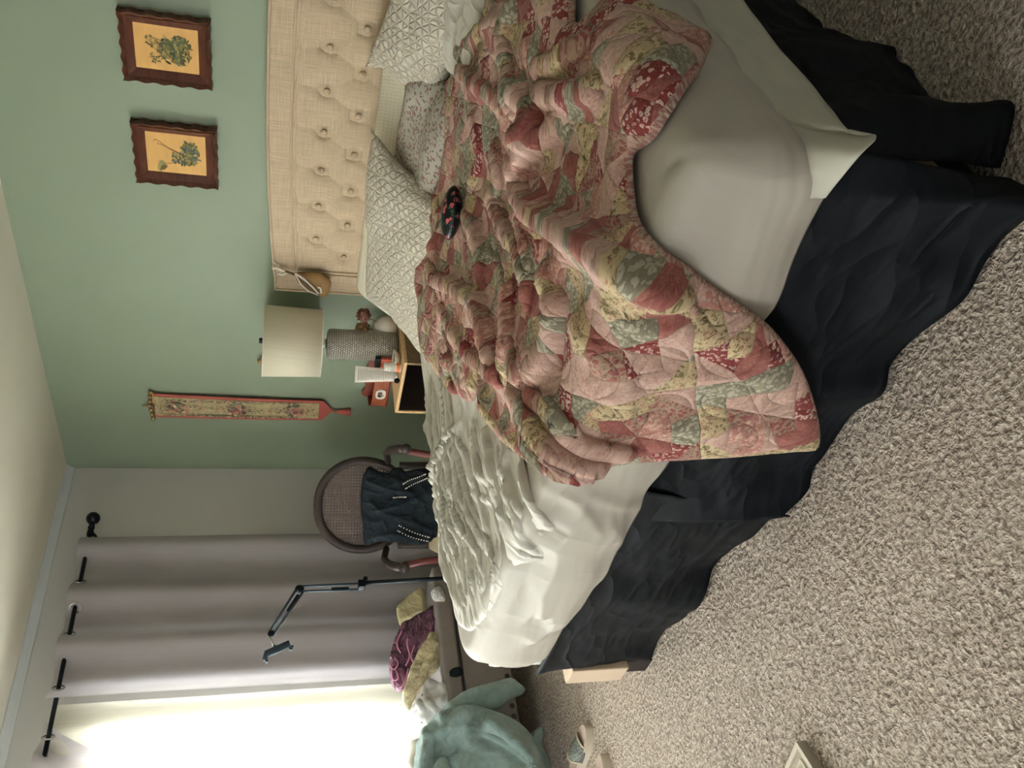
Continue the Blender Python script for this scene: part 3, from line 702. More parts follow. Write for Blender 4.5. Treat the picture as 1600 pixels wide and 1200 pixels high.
hb = [P(a, b, 2, 0.015) for a, b in hempx]; hb[0] = hb[0] + np.array([0, 0, .05]); hb = [h_ + np.array([0, -.012, 0]) for h_ in hb] + [np.array([3.705, -2.225, .012])]
ht = [np.array([2.62 + (h_[0] - hb[0][0]) * (3.70 - 2.62) / (3.705 - hb[0][0]), -2.225, .41]) for h_ in hb]
under(strip('foot_panel', ht, hb, M['navy'], nv=26, fold=0.016, fr=4, seed=6, outdir=(0, -1, 0), bow=0.012), skirt)
fl = [(1175, -90), (1212, -40), (1250, 0), (1275, 22), (1300, 45), (1340, 68), (1385, 90), (1390, 108), (1412, 126), (1430, 145), (1455, 158), (1495, 154), (1530, 152), (1555, 160), (1568, 185), (1566, 225), (1560, 265)]
hb = [P(a, b, 2, 0.015) for a, b in fl]; hb = [np.array([3.70, -.3, .012]), np.array([3.68, -.7, .012])] + hb
ys = np.array([h_[1] for h_ in hb]); ht = [np.array([3.715, max(min(y * 1.0, -.3), -2.20), .36]) for y in ys]
for i in range(len(ht)): ht[i][1] = -.3 - (2.2 - .3) * (i / (len(ht) - 1)) ** .9
ht = [np.array([3.68, -.3 + (y_ + .3) * (1.90 / 1.89), .36]) for y_ in np.maximum(np.minimum.accumulate(ys), -2.2)]
under(strip('side_panel', ht, hb, M['navy'], nv=30, fold=0.03, fr=6, seed=13, outdir=(1, 0, 0), bow=0.02), skirt)

# ---- wedge between headboard and mattress
bm = BM(); 
pw = [(-.10, .60), (-.10, .912), (-.125, .918), (-.16, .905), (-.30, .78), (-.335, .74), (-.335, .60)]
n = 50; rows = []
for i in range(n + 1):
    x = 1.565 + (3.88 - 1.565) * i / n; e = min(i, n - i) / n * 2.3; k = 1 - max(0, .03 - e) / .03 * .12
    rows.append([bm.verts.new((x, -.10 + (y + .10) * k, .6 + (z - .6) * k)) for y, z in pw])
for i in range(n):
    for j in range(len(pw)): jj = (j + 1) % len(pw); bm.faces.new((rows[i][j], rows[i + 1][j], rows[i + 1][jj], rows[i][jj]))
bm.faces.new(rows[0]); bm.faces.new(rows[-1][::-1])
o = obj('wedge_pillow', bm, M['wedge']); mb = o.modifiers.new('b', 'BEVEL'); mb.width = 0.018; mb.segments = 4; o.data.set_sharp_from_angle(angle=math.radians(50))
tag(o, 'long white dotted foam wedge filling the gap along the headboard', 'wedge pillow')

# ---- pillows
def pillow(name, c, ax_w, ax_h, w, h, t, mat, label, cat='pillow', seed=1, sag=0.02, corner=0.10, flange=0.0, group=None, bendc=0.0):
    ax = np.array(ax_w, float); ax /= np.linalg.norm(ax); ay = np.array(ax_h, float); ay -= ax * (ay @ ax); ay /= np.linalg.norm(ay); az = np.cross(ax, ay)
    n = 70; u = np.linspace(-1, 1, n); U, V = np.meshgrid(u, u, indexing='ij'); c = np.array(c, float)
    def half(sgn):
        prof = (np.clip(1 - np.abs(U) ** 2.6, 0, 1) ** .55) * (np.clip(1 - np.abs(V) ** 2.6, 0, 1) ** .55)
        pin = 1 - .10 * (V ** 2) * (1 - np.abs(U) ** 6) * 0; 
        X = U * w / 2 * (1 - corner * (1 - np.abs(V) ** 2) * (np.abs(U) ** 3) * .5); Y = V * h / 2 * (1 - corner * (1 - np.abs(U) ** 2) * (np.abs(V) ** 3) * .5)
        Zz = sgn * t / 2 * prof * (1 + .22 * fbm(U * 1.6 + 3, V * 1.6, 2, seed + (sgn > 0))) + fbm(U * 2, V * 2, 2, seed) * sag + bendc * (U ** 2)
        return c + X[..., None] * ax + Y[..., None] * ay + Zz[..., None] * az
    T_, L_ = half(1), half(-1)
    # share the border
    L_[0], L_[-1], L_[:, 0], L_[:, -1] = T_[0], T_[-1], T_[:, 0], T_[:, -1]
    me = bpy.data.meshes.new(name); I = np.arange(n * n).reshape(n, n); q = np.stack([I[:-1, :-1], I[1:, :-1], I[1:, 1:], I[:-1, 1:]], -1).reshape(-1, 4)
    V2 = np.vstack([T_.reshape(-1, 3), L_.reshape(-1, 3)]); q2 = q[:, ::-1] + n * n; uvs = np.vstack([np.stack([U * w / 2, V * h / 2], -1).reshape(-1, 2)] * 2)
    me.from_pydata(V2.tolist(), [], np.vstack([q, q2]).tolist()); uv = me.uv_layers.new(name='UVMap')
    vi = np.zeros(len(me.loops), np.int32); me.loops.foreach_get('vertex_index', vi); uv.data.foreach_set('uv', uvs[vi].astype(np.float32).ravel())
    b = bmesh.new(); b.from_mesh(me); bmesh.ops.remove_doubles(b, verts=b.verts, dist=1e-5); bmesh.ops.recalc_face_normals(b, faces=b.faces); b.to_mesh(me); b.free(); me.update()
    return tag(link(name, me, mat), label, cat, group)
pillow('pillow', (2.06, -.46, .755), (1, -.12, 0.10), (0.05, .80, .52), 0.98, .56, .17, M['matelasse'], 'ivory quilted sham nearest the lamp, tucked under the patchwork quilt edge', seed=3, corner=.2, group='ivory quilted shams')
pillow('pillow', (3.15, -.36, .775), (.966, -.2, -.16), (.30, .55, .58), .92, .38, .20, M['matelasse'], 'ivory quilted sham with a pointed corner, cut off by the frame edge', seed=5, corner=.34, group='ivory quilted shams')
pillow('pillow', (2.56, -.44, .735), (1, -.1, 0), (0, 1, .35), .70, .46, .15, M['grey_floral'], 'grey floral pillow lying between the two ivory shams', seed=8)
pillow('pillow', (3.36, -.60, .715), (1, .12, 0), (-.12, 1, .06), .80, .42, .08, M['white_sheet'], 'plain white pillow lying flat below the sham at the frame edge', seed=9)

# ---- white flat sheet, rumpled along the window side
BS = BedTop(0.01)
fs = [(655, 520), (654, 560), (660, 600), (656, 650), (660, 690), (664, 730), (676, 760), (688, 800), (692, 880), (700, 935), (712, 975), (735, 990), (762, 965), (785, 925), (806, 882), (845, 874), (868, 876), (903, 881), (908, 862), (892, 842), (878, 826), (850, 800), (832, 770), (822, 735), (815, 700), (835, 680), (800, 620), (740, 580), (700, 540)]
fr_ = fan(BS, [(662, 600), (668, 680), (680, 770), (690, 850), (700, 930), (725, 975)], [(700, 560), (715, 680), (740, 790), (768, 850), (775, 900), (765, 940)], 44, 0.006, 0.015, seed=21)
fr_ += fan(BS, [(720, 640), (740, 720), (760, 800), (770, 860)], [(790, 680), (800, 740), (810, 800), (830, 860)], 12, 0.010, 0.015, seed=31)
fr_ += [R_(BS, [(725, 655), (722, 690), (738, 720), (742, 760)], .012, .006, .022), R_(BS, [(748, 660), (751, 700), (760, 740), (776, 752), (778, 778)], .012, .005, .022),
        R_(BS, [(744, 750), (752, 768), (764, 778), (778, 778)], .01, .004, .016), R_(BS, [(780, 780), (800, 815), (820, 845), (842, 862)], .015, .008, .014),
        R_(BS, [(800, 700), (796, 740), (806, 775), (832, 806)], .014, .006, .02), R_(BS, [(818, 715), (822, 750), (835, 785), (868, 825)], .016, .008, .02),
        R_(BS, [(810, 860), (845, 866), (880, 874), (903, 879)], .006, .004, .010), R_(BS, [(845, 866), (852, 840), (848, 828)], .006, .01, .010),
        R_(BS, [(722, 660), (700, 700), (692, 740), (684, 780)], .012, .007, .02)]
tag(cloth('flat_sheet', fs, BS, M['white_sheet'], step=0.0048, lift=0.006, puff=0.006, edge=0.02, ridges=fr_, lat=0.006, hfun=lambda a, b: ridged(a * 9, b * 4, 3, 4) * .006 * (np.clip((2.6 - a) / .4, 0, 1)) * np.clip((a - XL - .02) / .06, 0, 1), thick=0.003),
    'white flat sheet pushed down in wrinkles along the window side of the bed', 'bed sheet')

# ---- patchwork quilt
QS = BedTop(0.02, 0.13)
qo = [(745, -70), (744, 0), (739, 46), (734, 77), (720, 98), (712, 125), (702, 158), (688, 198), (674, 246), (668, 290), (669, 340), (666, 400), (663, 450), (664, 500), (668, 545), (690, 592), (713, 617), (735, 632), (748, 610), (760, 634), (780, 677), (826, 716), (856, 733), (892, 738), (935, 728), (1000, 721), (1060, 718), (1160, 712), (1240, 705), (1272, 704), (1283, 695), (1282, 665), (1271, 620), (1256, 580), (1237, 550), (1210, 516), (1180, 490), (1140, 465), (1100, 437), (1075, 415), (1042, 395), (1012, 365), (992, 330), (987, 290), (985, 240), (1010, 226), (1030, 205), (1052, 170), (1075, 135), (1100, 100), (1117, 66), (1080, 42), (1040, 18), (1012, 0), (1000, -50), (955, -50), (943, 5), (895, 42), (898, 0), (900, -70)]
q = []
def Q(pts, w1, w2, h): q.append(R_(QS, pts, w1, w2, h * 1.3))
Q([(903, 193), (862, 228), (836, 272), (833, 300), (858, 332), (909, 364), (940, 373), (988, 408), (1036, 437), (1061, 456)], .05, .016, .045)
Q([(827, 140), (846, 177), (858, 222), (868, 150)], .016, .02, .030)
Q([(786, 291), (789, 329), (811, 373), (833, 386), (846, 440), (843, 490)], .03, .014, .030)
Q([(687, 405), (703, 437), (741, 459), (767, 468), (779, 503), (789, 544), (798, 582)], .035, .014, .036)
Q([(833, 326), (843, 377), (849, 427)], .015, .02, .02)
Q([(808, 446), (812, 490), (817, 535), (808, 582)], .022, .013, .030)
Q([(885, 415), (893, 472), (890, 500), (872, 554), (850, 590)], .015, .03, .034)
Q([(820, 545), (838, 585), (850, 575), (862, 552)], .018, .018, .030)
Q([(746, 612), (762, 632), (784, 675), (828, 712), (858, 729), (892, 733)], .014, .02, .024)
Q([(814, 593), (828, 643), (847, 679), (865, 701), (920, 714)], .02, .012, .028)
Q([(836, 617), (856, 668), (883, 696), (938, 712)], .022, .012, .026)
Q([(845, 619), (883, 646), (898, 668), (938, 688), (990, 694)], .02, .012, .022)
Q([(715, 558), (709, 590), (716, 615)], .018, .014, .022)
Q([(746, 540), (751, 560), (779, 575), (803, 590)], .02, .012, .026)
Q([(716, 105), (745, 73), (792, 35)], .03, .02, .022)
Q([(729, 108), (779, 146), (817, 177)], .022, .016, .020)
Q([(792, 222), (795, 279), (789, 304)], .022, .014, .024)
Q([(830, 0), (817, 63), (824, 127), (830, 187)], .025, .015, .028)
Q([(858, 108), (890, 106), (912, 89), (934, 73)], .018, .022, .030)
Q([(858, 140), (887, 152), (925, 152), (960, 140)], .022, .018, .028)
Q([(900, 250), (915, 290), (925, 250)], .03, .03, .014)
Q([(940, 60), (985, 100), (1010, 120)], .02, .02, .012); Q([(960, 30), (1000, 70), (1050, 90)], .02, .02, .010)
Q([(1000, 560), (1060, 575), (1150, 570), (1230, 590)], .06, .03, .012); Q([(950, 620), (1020, 650), (1120, 660), (1220, 665)], .05, .03, .010)
Q([(960, 470), (1040, 500), (1130, 520), (1200, 555)], .05, .03, .014); Q([(920, 500), (960, 560), (970, 620)], .04, .03, .015)
Q([(690, 300), (700, 360), (690, 420)], .03, .02, .015); Q([(760, 180), (765, 240), (750, 290)], .025, .02, .018)
Q([(700, 480), (720, 520), (740, 545)], .03, .02, .02); Q([(745, 330), (765, 380), (772, 430)], .025, .015, .018)
# valleys
q.append(R_(QS, [(862, 92), (876, 104), (866, 150), (874, 215)], .014, .014, -.035 * 1.7)); q.append(R_(QS, [(893, 440), (903, 472), (898, 505), (886, 552), (881, 598)], .016, .016, -.035 * 1.7))
q.append(R_(QS, [(840, 100), (843, 190), (812, 216)], .010, .010, -.025 * 1.7)); q.append(R_(QS, [(852, 345), (880, 372), (925, 385)], .012, .012, -.025 * 1.7))
q.append(R_(QS, [(822, 545), (828, 600)], .01, .01, -.02 * 1.7)); q.append(R_(QS, [(779, 296), (783, 335), (803, 380), (826, 394)], .009, .009, -.02 * 1.7)); q.append(R_(QS, [(693, 440), (735, 468), (760, 478), (772, 510), (780, 550)], .010, .010, -.022 * 1.7))
def qh(a, b):
    top = np.clip((2.2 - b) / .3, 0.15, 1)
    return ((ridged(a * 4.4, b * 2.2, 2, 2) - .35) * .040 + (ridged(a * 9 + b * 3, b * 4 - a * 2, 2, 17) - .35) * .007 + fbm(a * 9, b * 9, 3, 6) * .008) * top + fbm(a * 3, b * 3, 2, 3) * .018 * top + np.abs(fbm(a * 14, b * 14, 2, 9)) * .004
tag(cloth('quilt', qo, QS, M['quilt'], step=0.0055, thick=0.009, lift=0.016, puff=0.022, edge=0.05, ridges=q, hfun=qh, lat=0.014, smooth_n=4, rim=0.006),
    'rumpled floral patchwork quilt in pink, red, sage and cream thrown across the bed', 'quilt')

# ---- spectacle case on the quilt
o = thing('glasses_case', 'small black floral spectacle case lying on the patchwork quilt', 'glasses case', (2.79, -1.16, .735))
bm = BM(); ball(bm, (0, 0, 0.03), 1, (.088, .050, .032), 32, 16); c_ = obj('case_body', bm, M['case'], o, smooth=True)
bm = BM(); tube(bm, [(.088 * math.cos(t), .051 * math.sin(t), .03) for t in np.linspace(0, 2 * math.pi, 40)[:-1]], .0022, 6, closed=True); obj('piping', bm, M['black_plastic'], o, smooth=True)
o.rotation_euler = (0, 0, math.radians(18))

# ================================================================== WALL DECORATION
def leaf(bm, cl, c, n1, n2, L, w, ang, col, off):
    """flat leaf polygon on the plane spanned by n1,n2 at c"""
    u = np.array(n1) * math.cos(ang) + np.array(n2) * math.sin(ang); v = -np.array(n1) * math.sin(ang) + np.array(n2) * math.cos(ang)
    pts = [(0, 0), (.3, .5), (.65, .42), (1, 0), (.65, -.42), (.3, -.5)]
    vs_ = [bm.verts.new(Vector(np.array(c) + u * (a - .5) * L + v * b * w + np.cross(n1, n2) * off)) for a, b in pts]
    f = bm.faces.new(vs_)
    for lp in f.loops: lp[cl] = lin(col)
def bouquet(spots, pal, n1=(1, 0, 0), n2=(0, 0, 1), off0=0.0008):
    bm = BM(); cl = bm.loops.layers.float_color.new('Col'); k = 0
    for (cx, cy, cz, rx, rz, n, L, w) in spots:
        for i in range(n):
            r = random.random() ** .6; t = random.random() * 2 * math.pi; k += 1
            leaf(bm, cl, (cx + r * rx * math.cos(t) * abs(n1[0]), cy, cz + r * rz * math.sin(t)), n1, n2, L * (.6 + random.random() * .8), w * (.6 + random.random() * .8), random.random() * 6.28, random.choice(pal), off0 + k * 2e-6)
    return bm
def picture(x0, x1, z0, z1, label, spots, pal, stems):
    cx, cz = (x0 + x1) / 2, (z0 + z1) / 2; hw, hh = (x1 - x0) / 2, (z1 - z0) / 2
    t = thing('framed_picture', label, 'picture', (cx, 0, cz), group='framed botanical prints over the bed')
    def ring(name, a, b, y0, y1, mat, wavy=False):
        bm = BM(); n = 40; out, inn, ob, ib = [], [], [], []
        per = []
        for sx, sz, ex, ez in ((-1, -1, 1, -1), (1, -1, 1, 1), (1, 1, -1, 1), (-1, 1, -1, -1)):
            for i in range(n):
                u = i / n; per.append((sx + (ex - sx) * u, sz + (ez - sz) * u, u, (sx == ex)))
        for px_, pz_, u, vert in per:
            wv = 0.0035 * (math.sin(u * 2 * math.pi * 5) - 1) * (1 if wavy else 0) * (0 if u in (0,) else 1)
            ox = px_ * (hw - a) + (wv * np.sign(px_) if vert else 0); oz = pz_ * (hh - a) + (wv * np.sign(pz_) if not vert else 0)
            out.append(bm.verts.new((ox, y0, oz))); ob.append(bm.verts.new((ox, 0 if wavy else y0 + .004, oz)))
            inn.append(bm.verts.new((px_ * (hw - b), y1, pz_ * (hh - b)))); ib.append(bm.verts.new((px_ * (hw - b), y1 + .010, pz_ * (hh - b))))
        m_ = len(per)
        for i in range(m_):
            j = (i + 1) % m_
            for A_, B_ in ((out, inn), (ob, out), (inn, ib)): bm.faces.new((A_[i], A_[j], B_[j], B_[i]))
        return obj(name, bm, mat, t, auto=35)
    ring('outer_moulding', 0, .022, -.045, -.028, M['walnut'], True)
    ring('inner_moulding', .020, .052, -.034, -.014, M['walnut'])
    obj('backing', boxm(-hw + .004, hw - .004, -.012, -.002, -hh + .004, hh - .004), M['walnut_dark'], t)
    obj('print', boxm(-hw + .05, hw - .05, -.016, -.012, -hh + .05, hh - .05), M['print_paper'], t)
    for grp in (spots[:-1], spots[-1:]) if len(spots) == 4 else (spots,):
        bm = bouquet([(s[0] * hw * 1.15, -.0165, s[1] * hh * 1.1, s[2] * hw * 1.3, s[3] * hh * 1.3, int(s[4] * 1.3), s[5] * 1.15, s[6] * 1.1) for s in grp], pal); obj('botanical_drawing', bm, M['ink_print'], t)
    bm = BM()
    for st in stems: tube(bm, [(a * hw, -.0168, b * hh) for a, b in smoothline(st, 5)], .0009, 5)
    obj('drawn_stem', bm, M['oak_dark'], t)
gp = [(92, 104, 70), (122, 124, 74), (78, 92, 78), (148, 130, 66), (112, 96, 60), (160, 150, 96), (70, 84, 60)]
picture(2.515, 2.795, 1.572, 1.906, 'dark walnut framed botanical print nearer the bed centre, with tall grasses', [(0, -.28, .34, .18, 110, .020, .008), (0, -.02, .30, .14, 60, .018, .007), (-.25, .25, .12, .12, 16, .011, .004), (.2, .3, .14, .12, 14, .010, .004), (0, .1, .2, .2, 20, .016, .004)], gp,
        [[(0, -.2), (-.05, .2), (.12, .45)], [(.05, -.2), (.1, .1), (.1, .3)], [(-.1, -.2), (-.22, .1), (-.3, .4)], [(.0, -.2), (.22, .1), (.3, .42)]])
picture(2.045, 2.335, 1.558, 1.897, 'dark walnut framed botanical print nearer the lamp, with trailing ivy', [(0.05, -.3, .30, .17, 110, .020, .008), (-.22, -.15, .1, .22, 26, .016, .008), (.0, .0, .12, .08, 14, .014, .006), (-.35, .32, .10, .07, 9, .030, .016)], gp + [(110, 118, 120)],
        [[(0, -.15), (.15, .15), (.42, .45), (.34, .52)], [(0, -.15), (.2, .2), (.3, .45)], [(-.1, -.15), (-.3, .05), (-.35, .3)]])
# tapestry bell pull
tp = thing('tapestry', 'long narrow floral tapestry bell pull with pink border hanging on the green wall', 'tapestry', (0.58, 0, 1.45))
yy = -.012
bm = BM(); n = 40; fr0 = []; bk = []
for i in range(n + 1):
    z = 1.925 - (1.925 - 1.01) * i / n; xc = .583 - .008 * i / n; hw = .098 - .012 * i / n; y = yy - .004 - .006 * math.sin(i / n * 3)
    fr0.append([(xc - hw, y, z), (xc + hw, y - .006, z)])
pl = [f[0] for f in fr0] + [(.574, yy - .005, .952)] + [f[1] for f in fr0[::-1]]
vv = [[bm.verts.new(p) for p in f] for f in fr0]
for i in range(n): bm.faces.new((vv[i][0], vv[i + 1][0], vv[i + 1][1], vv[i][1]))
tip = bm.verts.new((.574, yy - .005, .952)); bm.faces.new((vv[-1][0], tip, vv[-1][1]))
o = under(obj('backing_cloth', bm, M['rose_cloth']), tp); solid(o, .005)
bm = BM(); vv = [[bm.verts.new((f[0][0] + .018, f[0][1] - .003, f[0][2])), bm.verts.new((f[1][0] - .018, f[1][1] - .003, f[1][2]))] for f in fr0[:-1]]
for i in range(len(vv) - 1): bm.faces.new((vv[i][0], vv[i + 1][0], vv[i + 1][1], vv[i][1]))
M['tap'] = basic('woven cream tapestry', (178, 164, 124), 0.9, var=0.2, vscale=60, bscale=400, bstr=0.3, bdist=0.001)
o = under(obj('woven_panel', bm, M['tap']), tp); solid(o, .003)
pal = [(196, 136, 120), (168, 92, 88), (108, 112, 80), (142, 140, 110), (214, 190, 152), (84, 88, 70), (130, 120, 120)]
for zc in (1.80, 1.49, 1.17):
    sp = [(.583, -.034, zc, .052, .05, 60, .026, .017), (.583, -.034, zc + .08, .035, .06, 26, .014, .007), (.578, -.034, zc - .08, .035, .06, 26, .014, .007)]
    under(obj('woven_flowers', bouquet(sp, pal), M['ink_print']), tp)
for xx in (.522, .642): under(obj('woven_vine', bouquet([(xx, -.034, 1.5, .007, .40, 150, .016, .008)], pal[1:]), M['ink_print']), tp)
bm = BM(); tube(bm, [(.478, -.02, 1.932), (.688, -.02, 1.925)], .007, 8)
for i in range(7): ball(bm, (.478 + .035 * i, -.022, 1.936 + .012 * (1 - abs(i - 3) / 3)), .013, (1, .7, 1))
tube(bm, [(.583, -.02, 1.945), (.575, -.02, 1.96), (.583, -.02, 1.985), (.591, -.02, 1.96), (.583, -.02, 1.945)], .003, 6)
under(obj('brass_hanger', bm, M['brass'], smooth=True), tp)
bm = BM(); ball(bm, (.574, -.02, .940), .011); lathe(bm, [(.004, 0), (.012, -.01), (.017, -.04), (.024, -.075), (.022, -.08)], (.572, -.022, .93), 16)
under(obj('tassel', bm, M['rose_cloth'], smooth=True), tp)
# small carved wooden hook seen behind the lamp shade
bm = BM(); tube(bm, [(.90, -.02, 1.345), (.93, -.03, 1.356), (.96, -.02, 1.350), (.99, -.03, 1.358), (1.02, -.02, 1.347)], .008, 8); tube(bm, [(.965, -.02, 1.35), (.965, -.025, 1.38)], .010, 8); ball(bm, (.93, -.03, 1.335), .012); ball(bm, (1.0, -.03, 1.335), .012)
tube(bm, [(.96, -.02, 1.34), (.955, -.02, 1.20)], .007, 8)
tag(obj('wall_ornament', bm, M['dried'], smooth=True), 'small brown carved ornament on the green wall behind the lamp shade', 'ornament')

# ================================================================== NIGHTSTAND AND ITS THINGS
NX0, NX1, NY0, NY1, NZ = 1.125, 1.485, -.52, -.10, .692
ns = thing('nightstand', 'pale oak nightstand with open dark cubby beside the bed', 'nightstand', (1.30, -.3, 0))
under(obj('top_board', boxm(NX0, NX1, NY0, NY1, NZ - .016, NZ, bev=.002), M['oak']), ns)
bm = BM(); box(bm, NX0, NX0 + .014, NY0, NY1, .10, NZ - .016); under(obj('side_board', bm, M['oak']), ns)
bm = BM(); box(bm, NX1 - .014, NX1, NY0, NY1, .10, NZ - .016); under(obj('side_board', bm, M['oak_dark']), ns)  # side face turned from the window, its shading put into a darker brown
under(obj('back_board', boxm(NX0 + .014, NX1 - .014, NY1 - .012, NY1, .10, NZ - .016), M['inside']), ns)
under(obj('shade_lining', boxm(NX0 + .0145, NX0 + .018, NY0 + .006, NY1 - .012, .345, NZ - .0165), M['inside']), ns); under(obj('shade_lining', boxm(NX1 - .018, NX1 - .0145, NY0 + .006, NY1 - .012, .345, NZ - .0165), M['inside']), ns); under(obj('shade_lining', boxm(NX0 + .0145, NX1 - .0145, NY0 + .006, NY1 - .012, NZ - .02, NZ - .0165), M['inside']), ns)  # thin dark panels added so the cubby reads as shaded
under(obj('shade_lining', boxm(NX0 + .0145, NX1 - .0145, NY0 + .01, NY1 - .012, .34, .35), M['inside']), ns)
dr_ = under(obj('drawer', boxm(NX0 + .016, NX1 - .016, NY0 + .004, NY1 - .02, .12, .335), M['oak']), ns)
bm = BM(); ball(bm, ((NX0 + NX1) / 2, NY0 - .006, .235), .013); k_ = obj('drawer_knob', bm, M['black_plastic'], dr_, smooth=True)
for x in (NX0 + .02, NX1 - .05):
    for y in (NY0 + .02, NY1 - .05): under(obj('leg', boxm(x, x + .03, y, y + .03, 0, .10), M['oak']), ns)
bm = BM(); tube(bm, [(1.39, -.46, .352), (1.40, -.40, .36), (1.36, -.34, .36), (1.30, -.38, .36), (1.32, -.44, .36), (1.38, -.42, .37)], .008, 8); ball(bm, (1.35, -.4, .42), .05, (1, .8, 1.4))
tag(obj('charger', bm, M['slate'], smooth=True), 'dark charger with a coiled cable inside the nightstand cubby', 'charger')
# lamp
LX, LY = 1.352, -.27
lp = thing('table_lamp', 'table lamp with white drum shade and grey basketweave ceramic base on the nightstand', 'lamp', (LX, LY, NZ))
bm = BM(); lathe(bm, [(.060, 0), (.072, .008), (.075, .02), (.077, .33), (.074, .342), (.062, .350), (.026, .352)], n=48, uv=.48); obj('ceramic_body', bm, M['basket'], lp, smooth=True)
bm = BM(); lathe(bm, [(.026, .350), (.022, .36), (.030, .372), (.024, .385), (.024, .42)], n=24); obj('neck', bm, M['chrome'], lp, smooth=True)
bm = BM(); lathe(bm, [(.168, .380), (.176, .655)], n=64, cap=False); o = obj('shade', bm, M['shade'], lp, smooth=True); solid(o, .002)
for z, r in ((.380, .168), (.655, .176)):
    bm = BM(); tube(bm, [(r * math.cos(t), r * math.sin(t), z) for t in np.linspace(0, 2 * math.pi, 64)[:-1]], .0025, 6, closed=True); obj('shade_rim', bm, M['white_plastic'], lp, smooth=True)
bm = BM(); tube(bm, [(0, 0, .42), (0, 0, .66)], .005); tube(bm, [(-.175, 0, .648), (.175, 0, .648)], .002, 6); tube(bm, [(0, -.175, .648), (0, .175, .648)], .002, 6); obj('harp', bm, M['chrome'], lp, smooth=True)
obj('finial', boxm(-.010, .010, -.010, .010, .657, .676, bev=.002), M['black_metal'], lp)
# vase with dried flowers
vx, vy = 1.40, -.18
vs_ = thing('vase', 'round cream ceramic vase behind the lamp, partly hidden by the quilted sham', 'vase', (vx, vy, NZ))
bm = BM(); lathe(bm, [(.03, 0), (.05, .012), (.062, .045), (.060, .075), (.045, .10), (.030, .112), (.028, .12), (.024, .118), (.022, .10)], n=32); obj('vase_body', bm, M['ceramic'], vs_, smooth=True)
def bloom(cx, cy, cz, r, n, mat, label):
    bm = BM(); 
    tube(bm, [(vx, vy, NZ + .06), ((vx + cx) / 2, (vy + cy) / 2, NZ + .11), (cx, cy, cz)], .002, 5)
    for i in range(n):
        d = Vector((random.gauss(0, 1), random.gauss(0, 1), random.gauss(0, 1))).normalized() * r * (.6 + .4 * random.random()); e = Vector((random.gauss(0, 1), random.gauss(0, 1), random.gauss(0, 1))).normalized() * .012; g = d.cross(e).normalized() * .008
        c = Vector((cx, cy, cz)) + d; bm.faces.new([bm.verts.new(c + e), bm.verts.new(c + g), bm.verts.new(c - e), bm.verts.new(c - g)])
    o = obj('dried_flower', bm, mat); tag(o, label, 'dried flower')
bloom(vx - .01, vy - .01, .865, .036, 420, M['dried'], 'olive brown dried hydrangea head in the cream vase, beside the lamp base')
bloom(vx + .075, vy, .868, .034, 360, M['dried_dark'], 'plum brown dried flower head in the cream vase, nearer the headboard')
# dish leaning in front of the lamp
dsh = P(617, 535, 1, -.40); dz = NZ
bm = BM(); lathe(bm, [(.018, 0), (.03, .004), (.05, .026), (.053, .034), (.049, .033), (.03, .012), (.005, .008)], n=32)
o = obj('dish', bm, M['ceramic'], smooth=True); o.location = (1.40, -.415, NZ + .001); tag(o, 'small cream scalloped dish in front of the lamp base', 'dish')
bm = BM(); ball(bm, (1.40, -.415, NZ + .026), .012, (1.6, 1, .6)); ball(bm, (1.415, -.40, NZ + .026), .009, (1, 1.4, .6)); tag(obj('earrings', bm, M['black_plastic'], smooth=True), 'tiny dark jewellery lying in the scalloped dish', 'jewellery')
# knob
bm = BM(); ball(bm, (1.335, -.495, NZ + .014), .014, (1, 1, 1), 16, 10); tag(obj('knob', bm, M['black_plastic'], smooth=True), 'small round black knob on the front edge of the nightstand top', 'knob')
# tube of cream, upside down on its cap
a = P(624, 587, 1, -.42); tx = a[0]
tb = thing('lotion_tube', 'tall white lotion tube with lines of small print standing on the nightstand', 'tube', (tx, -.42, NZ))
bm = BM(); n = 24; rows = []
for k in range(13):
    t = k / 12; rx = .030 + .012 * t; ry = .017 * (1 - t) + .0015
    rows.append([bm.verts.new((rx * math.cos(2 * math.pi * i / n), ry * math.sin(2 * math.pi * i / n), .012 + t * .20)) for i in range(n)])
for k in range(12):
    for i in range(n): bm.faces.new((rows[k][i], rows[k][(i + 1) % n], rows[k + 1][(i + 1) % n], rows[k + 1][i]))
bm.faces.new(rows[0][::-1]); bm.faces.new(rows[-1]); obj('tube_body', bm, M['white_plastic'], tb, smooth=True)
bm = BM(); lathe(bm, [(.024, 0), (.026, .002), (.026, .014)], n=24); obj('cap', bm, M['chrome'], tb, smooth=True)
bm = BM()
for k in range(22):
    t = (k + 1) / 24; ry = .017 * (1 - t) + .0015; w = .024 + .008 * t - random.random() * .006; z = .012 + t * .20
    x = -w
    while x < w - .002: l = .003 + random.random() * .006; yb = -ry * math.sqrt(max(0, 1 - (x / (.03 + .012 * t)) ** 2)) - .0008; box(bm, x, min(x + l, w), yb - .0004, yb + .0004, z, z + .0022); x += l + .0015
obj('printed_text', bm, M['text_ink'], tb)
tb.rotation_euler = (0, 0, math.radians(38))
